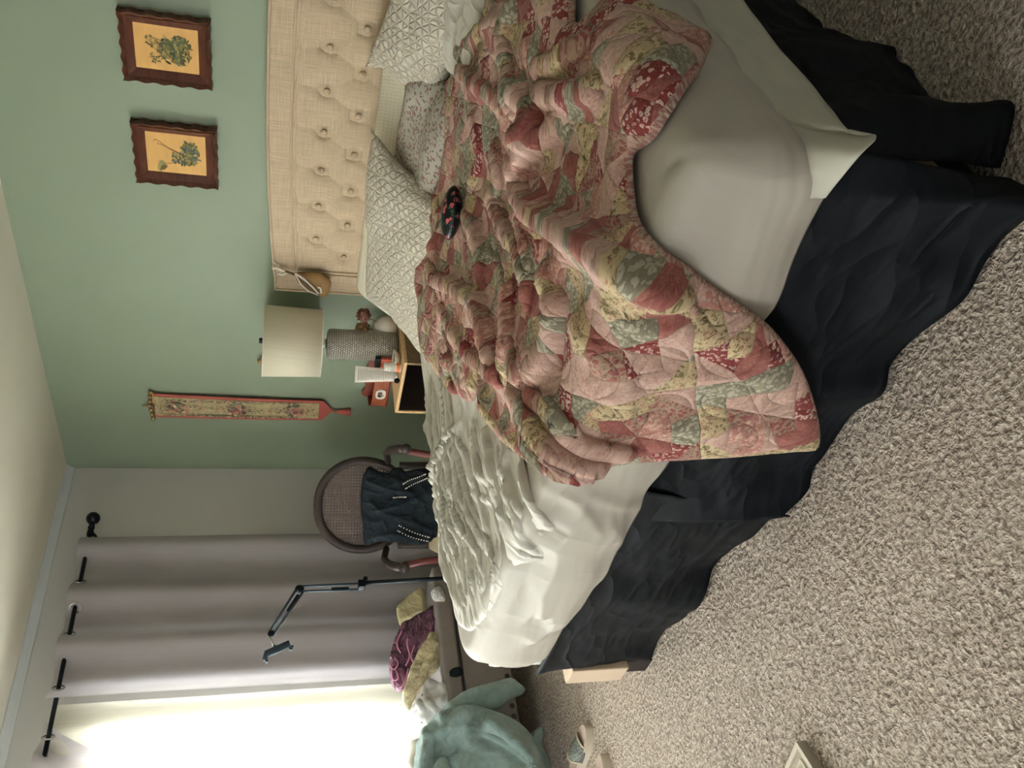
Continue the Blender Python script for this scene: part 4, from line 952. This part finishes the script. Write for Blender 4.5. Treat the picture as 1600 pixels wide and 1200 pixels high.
# pill bottle
a = P(627, 574, 1, -.46)
pb = thing('pill_bottle', 'small white pill bottle with orange label in front of the lotion tube', 'bottle', (a[0], -.46, NZ))
bm = BM(); lathe(bm, [(.022, 0), (.024, .003), (.024, .056), (.018, .062)], n=24); obj('bottle_body', bm, M['white_plastic'], pb, smooth=True)
bm = BM(); lathe(bm, [(.020, .060), (.021, .062), (.021, .080), (.019, .082)], n=24); obj('cap', bm, M['white_plastic'], pb, smooth=True)
bm = BM(); lathe(bm, [(.0245, .006), (.0245, .024)], n=24, cap=False); obj('orange_label', bm, M['orange_label'], pb, smooth=True)
bm = BM()
for k in range(6):
    for j in range(5): aa = math.radians(-120 + j * 22); z = .030 + k * .004; box(bm, .0246 * math.cos(aa) - .003, .0246 * math.cos(aa) + .003, .0246 * math.sin(aa) - .0006, .0246 * math.sin(aa) + .0002, z, z + .0015)
obj('printed_text', bm, M['text_ink'], pb)
# red gadget
a = P(596, 566, 1, -.40)
bm = BM(); a[0] -= .04; box(bm, a[0] - .02, a[0] + .035, -.375, -.355, NZ, NZ + .10, bev=.006); o = obj('sharpener', bm, M['red_item'], auto=40); tag(o, 'coral red plastic case standing behind the pill bottle', 'case')
bm = BM(); box(bm, a[0] - .022, a[0] + .037, -.378, -.352, NZ + .085, NZ + .115, bev=.004); c_ = obj('black_cap', bm, M['black_plastic'], auto=40); c_.parent = o; o.name = 'plastic_case'
# cherry wooden box with floral plaque
cb = thing('wooden_box', 'cherry wood letter box with a flowered oval plaque behind the lotion tube', 'box', (1.075, -.24, NZ + .001))
bw = .165
bm = BM()
prof_ = smoothline([(-bw, 0), (-bw, .11), (-bw * .8, .135), (-bw * .5, .118), (0, .150), (bw * .5, .118), (bw * .8, .135), (bw, .11), (bw, 0)], 4)
f0 = [bm.verts.new((x, .03, z)) for x, z in prof_]; f1 = [bm.verts.new((x, .045, z)) for x, z in prof_]; bm.faces.new(f0); bm.faces.new(f1[::-1])
for i in range(len(f0)): j = (i + 1) % len(f0); bm.faces.new((f0[i], f0[j], f1[j], f1[i]))
obj('back_panel', bm, M['cherry_dark'], cb)
obj('front_panel', boxm(-bw + .01, bw - .01, -.045, -.035, 0, .085, bev=.003), M['cherry'], cb)
obj('side_panel', boxm(-bw, -bw + .01, -.04, .04, 0, .10, bev=.002), M['cherry_dark'], cb); obj('side_panel', boxm(bw - .01, bw, -.04, .04, 0, .10, bev=.002), M['cherry_dark'], cb)
obj('base', boxm(-bw, bw, -.05, .045, -.0, .010, bev=.002), M['cherry_dark'], cb)
bm = BM(); px0 = -.062
def oval(bm, cx, cz, a, b, y0, y1, n=32):
    A_ = [bm.verts.new((cx + a * np.sign(math.cos(t)) * abs(math.cos(t)) ** .7, y0, cz + b * np.sign(math.sin(t)) * abs(math.sin(t)) ** .7)) for t in np.linspace(0, 2 * math.pi, n + 1)[:-1]]
    B_ = [bm.verts.new(v.co + Vector((0, y1 - y0, 0))) for v in A_]; bm.faces.new(A_); bm.faces.new(B_[::-1])
    for i in range(n): bm.faces.new((A_[i], A_[(i + 1) % n], B_[(i + 1) % n], B_[i]))
oval(bm, px0, .045, .036, .027, -.050, -.045); obj('plaque', bm, M['white_plastic'], cb)
obj('plaque_flowers', bouquet([(px0, -.0505, .045, .022, .017, 40, .010, .005)], [(70, 80, 50), (90, 90, 60), (110, 60, 50), (60, 66, 48)]), M['ink_print'], cb)

# ---- pouch hung on the headboard corner
bgt = thing('hanging_pouch', 'tan open pouch hanging by a white ribbon from the headboard corner', 'pouch', (1.66, -.14, 1.04))
PB = Plane((1.66, -.125, 1.1), (1, 0.0, 0), (0, 0, 1))
o = cloth('pouch_body', [(463, 424), (473, 424), (500, 423), (512, 432), (518, 440), (515, 452), (511, 461), (500, 459), (488, 449), (475, 436)], PB, M['tan'], step=.004, puff=.035, lift=.006, edge=.03, thick=.003, smooth_n=3); under(o, bgt)
o = cloth('pouch_body', [(461, 428), (475, 440), (488, 450), (500, 459), (494, 461), (482, 455), (472, 448), (463, 438)], Plane((1.66, -.165, 1.1), (1, 0, 0), (0, 0, 1)), M['oak_dark'], step=.004, puff=.010, lift=.0, edge=.02, thick=.003, smooth_n=3); under(o, bgt)
def pxline(pts, ax, val): return [P(a, b, ax, val) for a, b in pts]
bm = BM(); tube(bm, pxline([(461, 427), (475, 436), (488, 448), (497, 458), (502, 458), (501, 450), (497, 449)], 1, -.175), .0045, 8); tube(bm, pxline([(461, 428), (470, 444), (482, 455), (497, 461)], 1, -.178), .003, 8)
under(obj('rope_trim', bm, M['ribbon'], smooth=True), bgt)
bm = BM(); tube(bm, pxline([(425, 419), (434, 419), (440, 422), (447, 424)], 1, -.12), .006, 8); tube(bm, pxline([(434, 427), (441, 429), (448, 426)], 1, -.125), .007, 8); tube(bm, pxline([(427, 409), (431, 413)], 1, -.10), .004, 8)
under(obj('ribbon', bm, M['ribbon'], smooth=True), bgt)
bm = BM(); tube(bm, pxline([(446, 424), (455, 427), (463, 430)], 1, -.13), .006, 8); under(obj('strap', bm, M['oak_dark'], smooth=True), bgt)

# ================================================================== WINDOW DRESSING
rodx = 0.105
RZ = 2.222
cr = thing('curtain_rod', 'thin black curtain rod with ball finial and wall bracket above the window', 'curtain rod', (rodx, -.5, RZ))
bm = BM(); tube(bm, [(rodx, -.47, RZ), (rodx, -4.6, RZ)], .011, 12); under(obj('rod', bm, M['black_metal'], smooth=True), cr)
bm = BM(); ball(bm, (rodx, -.435, RZ), .036, (1, 1, 1), 20, 14); tube(bm, [(rodx, -.46, RZ), (rodx, -.50, RZ)], [.012, .018], 12); under(obj('finial', bm, M['black_metal'], smooth=True), cr)
bm = BM(); tube(bm, [(0, -.54, RZ - .06), (.03, -.535, RZ - .03), (.08, -.53, RZ - .02), (rodx, -.53, RZ - .005)], [.012, .010, .009, .012], 10); ball(bm, (0.004, -.54, RZ - .055), .03, (.3, 1, 1.3)); tube(bm, [(rodx, -.515, RZ), (rodx, -.545, RZ)], .017, 12); under(obj('bracket', bm, M['black_metal'], smooth=True), cr)
def curtain(name, y0, y1, per, ph, amp, mat, label, z0=.02, z1=2.262, ny=160, nz=60, xoff=0.0, sweep=None, cat='curtain', rings=(), ampb=None, seed=1, parent=None):
    root = thing(name, label, cat, (rodx, (y0 + y1) / 2, z1), group='taupe eyelet curtains' if name == 'curtain' else None) if label else parent
    Y = np.linspace(y0, y1, ny); rows = []
    for k in range(nz + 1):
        t = k / nz; z = z1 + (z0 - z1) * t; A_ = amp * (1 - .25 * t) if ampb is None else amp + (ampb - amp) * t
        yy_ = Y.copy()
        if sweep: yy_ = y0 + (Y - y0) * 1.0; yy_ = sweep(yy_, z)
        x = rodx + xoff + A_ * np.cos(2 * math.pi * (Y - ph) / per + .5 * fbm(Y * 2, Y * 0 + t * 1.2, 2, seed) * t) + fbm(Y * 3.5, Y * 0 + t * 1.5, 3, seed + 2) * .018 * min(1, t * 3)
        x = np.maximum(x, .018)
        rows.append(np.stack([x, yy_, np.full_like(Y, z)], -1))
    V_ = np.stack(rows, 1).reshape(-1, 3); I = np.arange(ny * (nz + 1)).reshape(ny, nz + 1)
    q_ = np.stack([I[:-1, :-1], I[1:, :-1], I[1:, 1:], I[:-1, 1:]], -1).reshape(-1, 4)
    me = bpy.data.meshes.new('fabric'); me.from_pydata(V_.tolist(), [], q_.tolist()); me.update(); o = link('fabric', me, mat, root)
    o.matrix_parent_inverse = Matrix.Translation(-Vector(root.location)); 
    for (yr, sgn) in rings:
        bm = BM(); n_ = 24; dxdy = -amp * 2 * math.pi / per * math.sin(2 * math.pi * (yr - ph) / per); tv = Vector((dxdy, 1, 0)).normalized()
        tube(bm, [Vector((rodx, yr, RZ)) + tv * (.026 * math.cos(a_)) + Vector((0, 0, .026 * math.sin(a_))) for a_ in np.linspace(0, 2 * math.pi, n_ + 1)[:-1]], .0045, 8, closed=True)
        g = obj('grommet', bm, M['chrome'], root, smooth=True); g.matrix_parent_inverse = Matrix.Translation(-Vector(root.location))
    return root
per = .262
yv = [P(128, 890, 0, rodx)[1], P(118, 970, 0, rodx)[1], P(104, 1052, 0, rodx)[1]]
per = (yv[0] - yv[2]) / 2; ph = yv[1] + per / 2
rg = [(y_ + s_ * per / 4, 0) for y_ in yv for s_ in (1, -1)]
curtain('curtain', -.565, -1.47, per, ph, .045, M['taupe'], 'taupe eyelet curtain panel drawn over the wall left of the bright window', rings=rg, seed=2)
curtain('sheer_curtain', -1.475, -3.9, .15, -1.5, .014, M['sheer'], 'cream sheer curtain glowing in front of the bright window', z1=2.232, ny=500, xoff=-.035, seed=5)
def sweep2(y, z):
    t = np.clip((2.262 - z) / 1.2, 0, 1); return y - (0.05 + .55 * t ** .8) * (1 - (-(y + 1.56)) / 1.3) + .0
curtain('curtain', -1.50, -2.5, .26, -1.70, .045, M['taupe'], 'taupe eyelet curtain panel swept aside at the photo edge', rings=[(-1.635, 0), (-1.765, 0)], seed=8, sweep=sweep2)

# ================================================================== CHAIR
ch = thing('armchair', 'dark armchair with round woven cane back in the corner by the curtain', 'chair', (.47, -.62, 0), math.radians(-38))
def CP(name, bm, mat, **k): return obj(name, bm, mat, ch, **k)
# local: +x faces the room, back at x=0
bz, rw, rh = .79, .245, .245
bm = BM(); ring_ = [(-.02 - .10 * ((z_ := bz + rh * math.sin(t)) - .5) * .6, rw * np.sign(math.cos(t)) * abs(math.cos(t)) ** .9, z_) for t in np.linspace(0, 2 * math.pi, 49)[:-1]]
tube(bm, ring_, .024, 12, closed=True); CP('back_frame', bm, M['chair_wood'], smooth=True)
bm = BM(); ctr = bm.verts.new((-.035, 0, bz)); rv = [bm.verts.new((p[0], p[1], p[2])) for p in ring_]
for i in range(48): bm.faces.new((ctr, rv[i], rv[(i + 1) % 48]))
CP('cane_panel', bm, M['cane'])
bm = BM(); box(bm, 0, .50, -.27, .27, .32, .37, bev=.015); CP('seat_frame', bm, M['chair_wood'], smooth=False)
bm = BM(); box(bm, .02, .49, -.25, .25, .37, .43, bev=.025, seg=4); CP('seat_cushion', bm, M['cushion'], smooth=False, auto=50)
for s_ in (-1, 1):
    bm = BM(); tube(bm, [(.0, s_ * .24, .66), (.10, s_ * .285, .685), (.22, s_ * .30, .68), (.36, s_ * .30, .66), (.42, s_ * .30, .63)], [.018, .018, .022, .024, .02], 10); ball(bm, (.42, s_ * .30, .625), .028)
    CP('arm', bm, M['chair_wood'], smooth=True)
    bm = BM(); tube(bm, [(.36, s_ * .30, .65), (.38, s_ * .275, .52), (.42, s_ * .26, .40)], .018, 10); CP('arm_post', bm, M['red_wood'], smooth=True)
    bm = BM(); tube(bm, [(.45, s_ * .24, .37), (.47, s_ * .24, .0)], [.024, .016], 10); CP('leg', bm, M['chair_wood'], smooth=True)
    bm = BM(); tube(bm, [(.03, s_ * .22, .60), (.02, s_ * .22, .37), (-.05, s_ * .22, .0)], [.02, .022, .016], 10); CP('leg', bm, M['chair_wood'], smooth=True)
# garment draped over the chair
PG = Plane((.69, -.70, .6), (.62, .78, 0), (-.12, .1, 1))
ga = [(563, 768), (566, 745), (576, 726), (590, 736), (608, 740), (613, 731), (627, 730), (632, 737), (650, 732), (668, 730), (700, 735), (700, 850), (680, 838), (672, 848), (655, 852), (625, 849), (610, 846), (590, 846), (570, 855), (566, 838), (568, 818), (563, 800)]
gr_ = [(smoothline([PG.from_px(*p) for p in l], 4), .02, .012, h) for l, h in (([(570, 750), (610, 765), (650, 770)], .02), ([(575, 800), (620, 790), (660, 775)], .018), ([(580, 840), (620, 835), (665, 845)], .02), ([(600, 760), (640, 750), (675, 745)], .015), ([(575, 780), (600, 800), (640, 815), (680, 830)], .015))]
gm = thing('draped_garment', 'dark navy garment with white dotted lines draped over the cane chair', 'garment', (.69, -.70, .5))
under(cloth('garment_body', ga, PG, M['navy_knit'], step=.007, puff=.05, lift=.0, edge=.06, ridges=gr_, hfun=lambda a, b: fbm(a * 8, b * 8, 3, 4) * .012, thick=.01, smooth_n=3), gm)
for l in ([(630, 756), (640, 750), (652, 746), (664, 741)], [(634, 763), (646, 756), (658, 751), (667, 747)], [(624, 820), (640, 828), (656, 834), (670, 838)], [(622, 828), (638, 836), (654, 841), (668, 844)], [(615, 777), (625, 776), (634, 776)]):
    bm = BM(); pts = smoothline([PG.from_px(*p) for p in l], 4)
    for a_, b_ in pts[::1]:
        p_, n_ = PG.at(np.array([a_]), np.array([b_])); p_ = p_[0] + n_[0] * .068; ball(bm, p_, .0035, (1, 1, 1), 8, 6)
    under(obj('dotted_line', bm, M['ribbon'], smooth=True), gm)

# ================================================================== PHONE HOLDER STAND
sx_ = .585
sd = thing('phone_stand', 'black floor stand with folding scissor arm and phone clamp before the curtain', 'phone stand', (sx_, -1.1, 0))
def SL(name, pts, r, mat, x=sx_): bm = BM(); tube(bm, [P(a, b, 0, x) for a, b in pts], r, 8); return under(obj(name, bm, mat, smooth=True), sd)
b_ = P(690, 904, 0, sx_); t_ = P(568, 911, 0, sx_)
bm = BM(); tube(bm, [(b_[0], b_[1] + .005, .02), tuple(b_), tuple(t_)], .011, 12); under(obj('pole', bm, M['black_metal'], smooth=True), sd)
bm = BM(); lathe(bm, [(.075, 0), (.075, .012), (.02, .02), (.015, .03)], (b_[0], b_[1] + .005, 0), 32); under(obj('base', bm, M['black_metal'], smooth=True), sd)
bm = BM(); j = P(563, 914, 0, sx_); box(bm, j[0] - .02, j[0] + .02, j[1] - .02, j[1] + .02, j[2] - .025, j[2] + .012, bev=.004); tube(bm, [P(571, 911, 0, sx_), P(571, 905, 0, sx_)], .006); ball(bm, P(571, 904, 0, sx_), .012); under(obj('joint', bm, M['black_metal']), sd)
SL('arm_bar', [(560, 912), (470, 916)], .006, M['slate']); SL('arm_bar', [(560, 921), (470, 924)], .006, M['slate'])
SL('spring', [(545, 920), (518, 921)], .010, M['black_metal'])
SL('arm_bar', [(466, 916), (421, 987)], .006, M['slate']); SL('arm_bar', [(474, 924), (428, 990)], .006, M['slate']); SL('spring', [(466, 930), (450, 955)], .009, M['black_metal'])
bm = BM(); j = P(468, 920, 0, sx_); ball(bm, j, .022, (.6, 1, 1)); under(obj('elbow', bm, M['black_metal'], smooth=True), sd)
bm = BM(); j = P(424, 990, 0, sx_); ball(bm, j, .017, (.7, 1, 1)); under(obj('wrist', bm, M['black_metal'], smooth=True), sd)
SL('goose_neck', [(421, 993), (428, 1010)], .004, M['chrome'])
bm = BM(); tube(bm, [P(a, b, 0, sx_) for a, b in ((417, 1035), (414, 1029), (416, 1022), (452, 1006), (455, 1010), (454, 1016))], [.006, .012, .018, .018, .012, .006], 8); ball(bm, P(430, 1012, 0, sx_), .013); under(obj('phone_clamp', bm, M['slate'], smooth=True), sd)

# ================================================================== BENCH AND CLOTHES
bx1 = .50
be = thing('bench', 'grey upholstered storage bench with nailhead trim under the window', 'bench', (.27, -1.95, 0))
under(obj('bench_body', boxm(.07, bx1, -2.85, -1.05, .125, .365, bev=.008), M['grey_fabric']), be)
under(obj('cushion_lid', boxm(.06, bx1 + .008, -2.86, -1.04, .372, .46, bev=.022, seg=4), M['grey_fabric'], auto=50), be)
bm = BM(); tube(bm, [(bx1 + .004, -1.05, .3685), (bx1 + .004, -2.85, .3685)], .005, 8); under(obj('seam', bm, M['piping_dark'], smooth=True), be)
y = -1.22
for i in range(30):
    bm = BM(); ball(bm, (bx1 + .002, y, .15), .013, (.5, 1, 1), 12, 8); under(obj('nailhead', bm, M['nail'], smooth=True), be); y -= .0495
for a_, b_ in ((.10, -1.22), (.45, -1.22), (.10, -2.80), (.45, -2.80)): under(obj('leg', boxm(a_ - .02, a_ + .02, b_ - .02, b_ + .02, 0, .125), M['dark_leg']), be)
HP = Plane((.40, -1.5, .46), (0, 1, 0), (-.45, 0, 1))       # heap leaning from the bench front to the window
def heap(name, outline, mat, label, cat='garment', puff=.05, edge=.05, ridges=(), nz=.02, off=0.0, fr=9, seed=1, step=.007, pl=None, parent=None, lat=0.3, kind='r'):
    p_ = pl or Plane(tuple(HP.o + HP.n * off), HP.a, HP.b)
    rr = [(smoothline([p_.from_px(*p) for p in l], 4), w, w * .6, h) for l, w, h in ridges]
    o = cloth(name, outline, p_, mat, step=step, puff=puff, lift=.0, edge=edge, ridges=rr, hfun=lambda a, b: (ridged(a * fr, b * fr * .6, 3, seed) - .3) * nz * 1.4, thick=.008, smooth_n=3, lat=lat * .02)
    if label: tag(o, label, cat)
    if parent: under(o, parent)
    return o
heap('blouse', [(706, 955), (712, 975), (690, 990), (672, 985), (665, 1000), (672, 1020), (688, 1030), (700, 1000), (712, 970)], M['yellow_cloth'], 'crumpled pale collar of a cream blouse at the bench edge near the bed', puff=.03, off=-.02, seed=3, edge=.03)
heap('folded_cloth', [(658, 916), (664, 924), (666, 945), (671, 955), (650, 965), (635, 972), (625, 980), (620, 962), (619, 948), (640, 930)], M['yellow_cloth'], 'folded cream cloth sticking up at the top of the clothes heap', puff=.02, off=-.06, nz=.006, seed=4, edge=.02)
heap('purple_top', [(700, 935), (712, 962), (708, 982), (690, 985), (672, 1000), (655, 1020), (645, 1040), (640, 1060), (632, 1078), (622, 1082), (612, 1072), (608, 1045), (612, 1020), (620, 1000), (626, 980), (645, 966), (670, 953)], M['purple'], 'plum purple top with pink ruffled edge in the clothes heap', puff=.05, off=-.03, nz=.035, seed=5,
     ridges=[([(690, 950), (660, 975), (640, 1010), (625, 1040), (618, 1070)], .016, .022), ([(700, 965), (670, 990), (650, 1015), (640, 1045)], .014, .02), ([(640, 975), (625, 1005), (615, 1035)], .014, .02)])
bm = BM()
for k, l in enumerate(([(628, 985), (620, 1005), (626, 1020)], [(614, 1030), (610, 1040), (616, 1046), (622, 1036), (616, 1028)], [(612, 1046), (614, 1062), (622, 1060), (618, 1046)], [(626, 1075), (634, 1062), (638, 1045)], [(640, 985), (636, 1005), (640, 1025), (634, 1040)], [(648, 1008), (642, 1025), (646, 1035)])):
    pp = Plane(tuple(HP.o + HP.n * .045), HP.a, HP.b); pts = []
    for c_ in smoothline(l, 4): a_, b_ = pp.from_px(*c_); q_, _ = pp.at(np.array([a_]), np.array([b_])); pts.append(q_[0])
    tube(bm, pts, .0035, 6)
M['pink_trim'] = basic('pink ribbon trim', (206, 140, 172), .5)
o = obj('ribbon_trim', bm, M['pink_trim'], smooth=True); o.parent = bpy.data.objects['purple_top']
heap('lace_blouse', [(684, 988), (692, 1004), (703, 1008), (692, 1022), (690, 1035), (682, 1050), (672, 1058), (668, 1072), (655, 1082), (645, 1098), (640, 1112), (632, 1110), (628, 1092), (638, 1062), (645, 1040), (655, 1020), (668, 1002)], M['lace'], 'cream lace blouse lying beside the purple top', puff=.055, off=.01, nz=.03, seed=7,
     ridges=[([(680, 1000), (660, 1030), (650, 1060), (640, 1095)], .02, .02), ([(690, 1010), (675, 1040), (665, 1060)], .014, .016)])
heap('white_blouse', [(672, 1058), (690, 1070), (705, 1066), (712, 1078), (718, 1092), (700, 1112), (685, 1130), (668, 1140), (650, 1132), (640, 1115), (650, 1092), (660, 1078)], M['bw_print'], 'white blouse with black marks hanging over the bench front', puff=.05, off=.03, nz=.035, seed=9,
     ridges=[([(665, 1075), (670, 1100), (690, 1120)], .012, .02), ([(690, 1075), (700, 1090), (690, 1110)], .01, .02), ([(655, 1100), (668, 1120)], .012, .02)])
heap('bra', [(697, 1062), (700, 1050), (708, 1044), (720, 1042), (724, 1050), (718, 1060), (708, 1066), (700, 1068)], M['navy_knit'], 'small dark blue lace underwear lying by the bench seam', cat='underwear', puff=.03, off=.06, nz=.015, seed=11, edge=.03, step=.005)
bm = BM()
for (p1, p2) in (((626, 1098), (668, 1145)), ((632, 1112), (664, 1150))):
    a_ = P(*p1, 0, .12); c_ = P(*p2, 0, .30); d_ = np.array([0, -.06, .02])
o = tag(obj('magazine', boxm(-.06, .06, -.09, .09, 0, .010, bev=.002), M['white_plastic'], smooth=False), 'pale flat book leaning behind the white blouse at the window', 'book')
m_ = (P(628, 1105, 0, .13) + P(664, 1145, 0, .13)) / 2; o.location = m_; o.rotation_euler = (math.radians(35), math.radians(55), 0)
# teal robe: several overlapping folds of one garment
rb = thing('bathrobe', 'thick teal terry bathrobe heaped over the bench and onto the carpet', 'bathrobe', (.6, -2.0, .1))
RP = Plane((.60, -1.95, .35), (0, 1, 0), (-.30, 0, 1))
heap('robe_body', [(645, 1215), (648, 1180), (660, 1150), (680, 1120), (705, 1110), (735, 1105), (770, 1115), (800, 1125), (822, 1140), (838, 1160), (852, 1190), (860, 1230), (855, 1300), (650, 1300)], M['robe'], None, puff=.10, edge=.09, nz=.085, fr=5, seed=12, pl=RP, parent=rb, step=.009,
     ridges=[([(735, 1130), (715, 1160), (700, 1200)], .03, .06), ([(665, 1150), (672, 1175), (668, 1210)], .025, .06), ([(760, 1150), (800, 1175), (840, 1215)], .03, .06), ([(690, 1130), (700, 1150), (690, 1190)], .02, .03)])
RP3 = Plane((.74, -1.95, .30), (0, 1, 0), (-.30, 0, 1))
heap('robe_lapel', [(720, 1126), (750, 1146), (738, 1166), (724, 1184), (712, 1210), (700, 1240), (860, 1260), (846, 1205), (822, 1172), (795, 1156), (768, 1142), (742, 1126)], M['robe'], None, puff=.03, edge=.035, nz=.03, fr=6, seed=22, pl=RP3, parent=rb, ridges=[([(735, 1140), (790, 1165), (835, 1200)], .012, .018)])
heap('robe_cuff', [(650, 1215), (654, 1180), (664, 1152), (678, 1140), (684, 1150), (676, 1172), (668, 1195), (672, 1230)], M['robe'], None, puff=.035, edge=.03, nz=.02, seed=23, pl=RP3, parent=rb)
heap('robe_cuff', [(680, 1230), (676, 1200), (686, 1184), (698, 1182), (706, 1200), (700, 1240)], M['robe'], None, puff=.04, edge=.03, nz=.02, seed=24, pl=RP3, parent=rb)
RP2 = Plane((.62, -1.85, .35), (0, 1, 0), (-.35, 0, 1))
heap('robe_sleeve', [(648, 1165), (668, 1135), (700, 1100), (725, 1082), (760, 1072), (790, 1062), (802, 1060), (812, 1068), (822, 1076), (818, 1084), (800, 1092), (780, 1108), (755, 1114), (735, 1112), (728, 1128), (700, 1150), (672, 1168), (655, 1185)], M['robe'], None, puff=.06, edge=.06, nz=.04, fr=6, seed=14, pl=RP2, parent=rb, step=.008,
     ridges=[([(700, 1115), (740, 1095), (790, 1080)], .03, .015)])
heap('robe_hem', [(828, 1150), (838, 1140), (852, 1136), (850, 1150), (846, 1165), (858, 1185), (866, 1215), (858, 1260), (830, 1230), (820, 1180)], M['robe'], None, puff=.05, edge=.04, nz=.02, seed=15, pl=Plane((.66, -2.05, .08), (0, 1, 0), (-.5, 0, 1)), parent=rb)

# pale laundry and box on the floor between the bed and the window
heap('laundry', [(672, 925), (680, 918), (690, 915), (698, 940), (685, 942), (676, 938)], M['linen_white'], 'small pale crumpled cloth hanging over the end of the bench behind the bed edge', cat='cloth', puff=.03, nz=.02, seed=17, pl=Plane((.505, -1.2, .42), (0, 1, 0), (-.15, 0, 1)))

# ================================================================== FLOOR THINGS
def sandal(name, loc, ang, label):
    r = thing(name, label, 'sandal', loc, ang, 'pair of slide sandals on the carpet')
    L = .27; pts = smoothline([(0, -.033), (.03, -.034), (.10, -.032), (.17, -.046), (.23, -.040), (.268, -.012), (.268, .012), (.235, .040), (.17, .046), (.10, .036), (.03, .034), (0, .022), (-.008, 0), (0, -.033)], 4)[:-1]
    def sole(z0, z1, k, mat, nm):
        bm = BM(); A_ = [bm.verts.new((x, y * k, z0 + .02 * (1 - x / L) ** 2 * 0)) for x, y in pts]; B_ = [bm.verts.new((x, y * k * .97, z1 + .012 * (1 - x / L))) for x, y in pts]
        bm.faces.new(A_[::-1]); bm.faces.new(B_)
        for i in range(len(pts)): j = (i + 1) % len(pts); bm.faces.new((A_[i], A_[j], B_[j], B_[i]))
        return obj(nm, bm, mat, r, auto=40)
    sole(0, .032, 1, M['sandal'], 'sole'); sole(.03, .034, .88, M['insole'], 'footbed')
    bm = BM(); rows = []
    for i in range(15):
        x = .105 + .105 * i / 14; w = .049 - .006 * abs(i - 6) / 7; hgt = .075 - .022 * i / 14
        rows.append([bm.verts.new((x + .012 * math.cos(t) ** 2 * (1 if i < 7 else -1) * abs(i - 7) / 7, w * math.cos(t), .028 + (hgt - .028) * math.sin(t))) for t in np.linspace(0, math.pi, 20)])
    for i in range(14):
        for j in range(19): bm.faces.new((rows[i][j], rows[i + 1][j], rows[i + 1][j + 1], rows[i][j + 1]))
    ed1 = [v.co.copy() for v in rows[0]]; ed2 = [v.co.copy() for v in rows[-1]]
    o = obj('strap', bm, M['glitter'], r, smooth=True); solid(o, .004)
    bm = BM(); tube(bm, ed1, .004, 6); tube(bm, ed2, .004, 6); obj('strap_edging', bm, M['sandal'], r, smooth=True)
    return r
def place_sandal(toe_px, back_px, label):
    t_ = P(*toe_px, 2, .03); b_ = P(*back_px, 2, .03); d_ = (t_ - b_)[:2]; d_ /= np.linalg.norm(d_); h_ = t_[:2] - d_ * .27
    return sandal('slide_sandal', (h_[0], h_[1], 0), math.atan2(d_[1], d_[0]), label)
place_sandal((915, 1136), (899, 1200), 'cream slide sandal with silver sequinned strap, the fully visible one of the pair')
place_sandal((939, 1180), (938, 1240), 'cream slide sandal with silver strap cut off at the photo edge')
# moulded frame lying on the carpet
c0 = P(1248, 1158, 2, 0.02); d1 = P(1230, 1200, 2, .02) - c0; d2 = P(1283, 1200, 2, .02) - c0; d1 /= np.linalg.norm(d1); d2 -= d1 * (d2 @ d1); d2 /= np.linalg.norm(d2)
pf = thing('floor_panel', 'cream moulded frame with grey mottled centre lying on the carpet', 'framed panel', tuple(c0 * np.array([1, 1, 0])))
def quad(u0, u1, v0, v1, z0, z1, nm, mat):
    bm = BM(); P4 = [c0 + d1 * u + d2 * v for u, v in ((u0, v0), (u1, v0), (u1, v1), (u0, v1))]; A_ = [bm.verts.new((p[0], p[1], z0)) for p in P4]; B_ = [bm.verts.new((p[0], p[1], z1)) for p in P4]
    bm.faces.new(A_); bm.faces.new(B_[::-1]); [bm.faces.new((A_[i], A_[(i + 1) % 4], B_[(i + 1) % 4], B_[i])) for i in range(4)]
    under(obj(nm, bm, mat), pf)
L1, L2 = .32, .32
def framering(e0, e1, z0, z1, nm, mat):
    bm = BM()
    for u0, u1, v0, v1 in ((e0, L1 - e0, e0, e1), (e0, L1 - e0, L2 - e1, L2 - e0), (e0, e1, e1, L2 - e1), (L1 - e1, L1 - e0, e1, L2 - e1)):
        P4 = [c0 + d1 * u + d2 * v for u, v in ((u0, v0), (u1, v0), (u1, v1), (u0, v1))]; A_ = [bm.verts.new((p[0], p[1], z0)) for p in P4]; B_ = [bm.verts.new((p[0], p[1], z1)) for p in P4]
        bm.faces.new(A_); bm.faces.new(B_[::-1]); [bm.faces.new((A_[i], A_[(i + 1) % 4], B_[(i + 1) % 4], B_[i])) for i in range(4)]
    under(obj(nm, bm, mat), pf)
framering(0, .012, 0, .028, 'outer_rim', M['panel_frame']); framering(.012, .028, 0, .020, 'moulding', M['panel_mid']); framering(.028, .034, 0, .024, 'inner_rim', M['panel_frame']); quad(.034, L1 - .034, .034, L2 - .034, 0, .018, 'centre_panel', M['panel_mid'])

# pieces of a part go one level below it
def nest(child, part):
    for o in list(bpy.data.objects):
        if o.name.split('.')[0] == child and o.parent:
            for q_ in o.parent.children:
                if q_.name.split('.')[0] == part: o.parent = q_; o.matrix_parent_inverse = Matrix.Identity(4); break
for c_, p_ in (('woven_flowers', 'woven_panel'), ('woven_vine', 'woven_panel'), ('botanical_drawing', 'print'), ('drawn_stem', 'print'), ('orange_label', 'bottle_body'), ('printed_text', 'bottle_body'), ('printed_text', 'tube_body'),
               ('plaque_flowers', 'plaque'), ('plaque', 'front_panel'), ('strap_edging', 'strap'), ('shade_rim', 'shade'), ('dotted_line', 'garment_body'), ('seam', 'cushion_lid'), ('nailhead', 'bench_body'), ('button', 'tufted_panel'), ('piping', 'headboard_border')):
    nest(c_, p_)
bpy.context.view_layer.update()
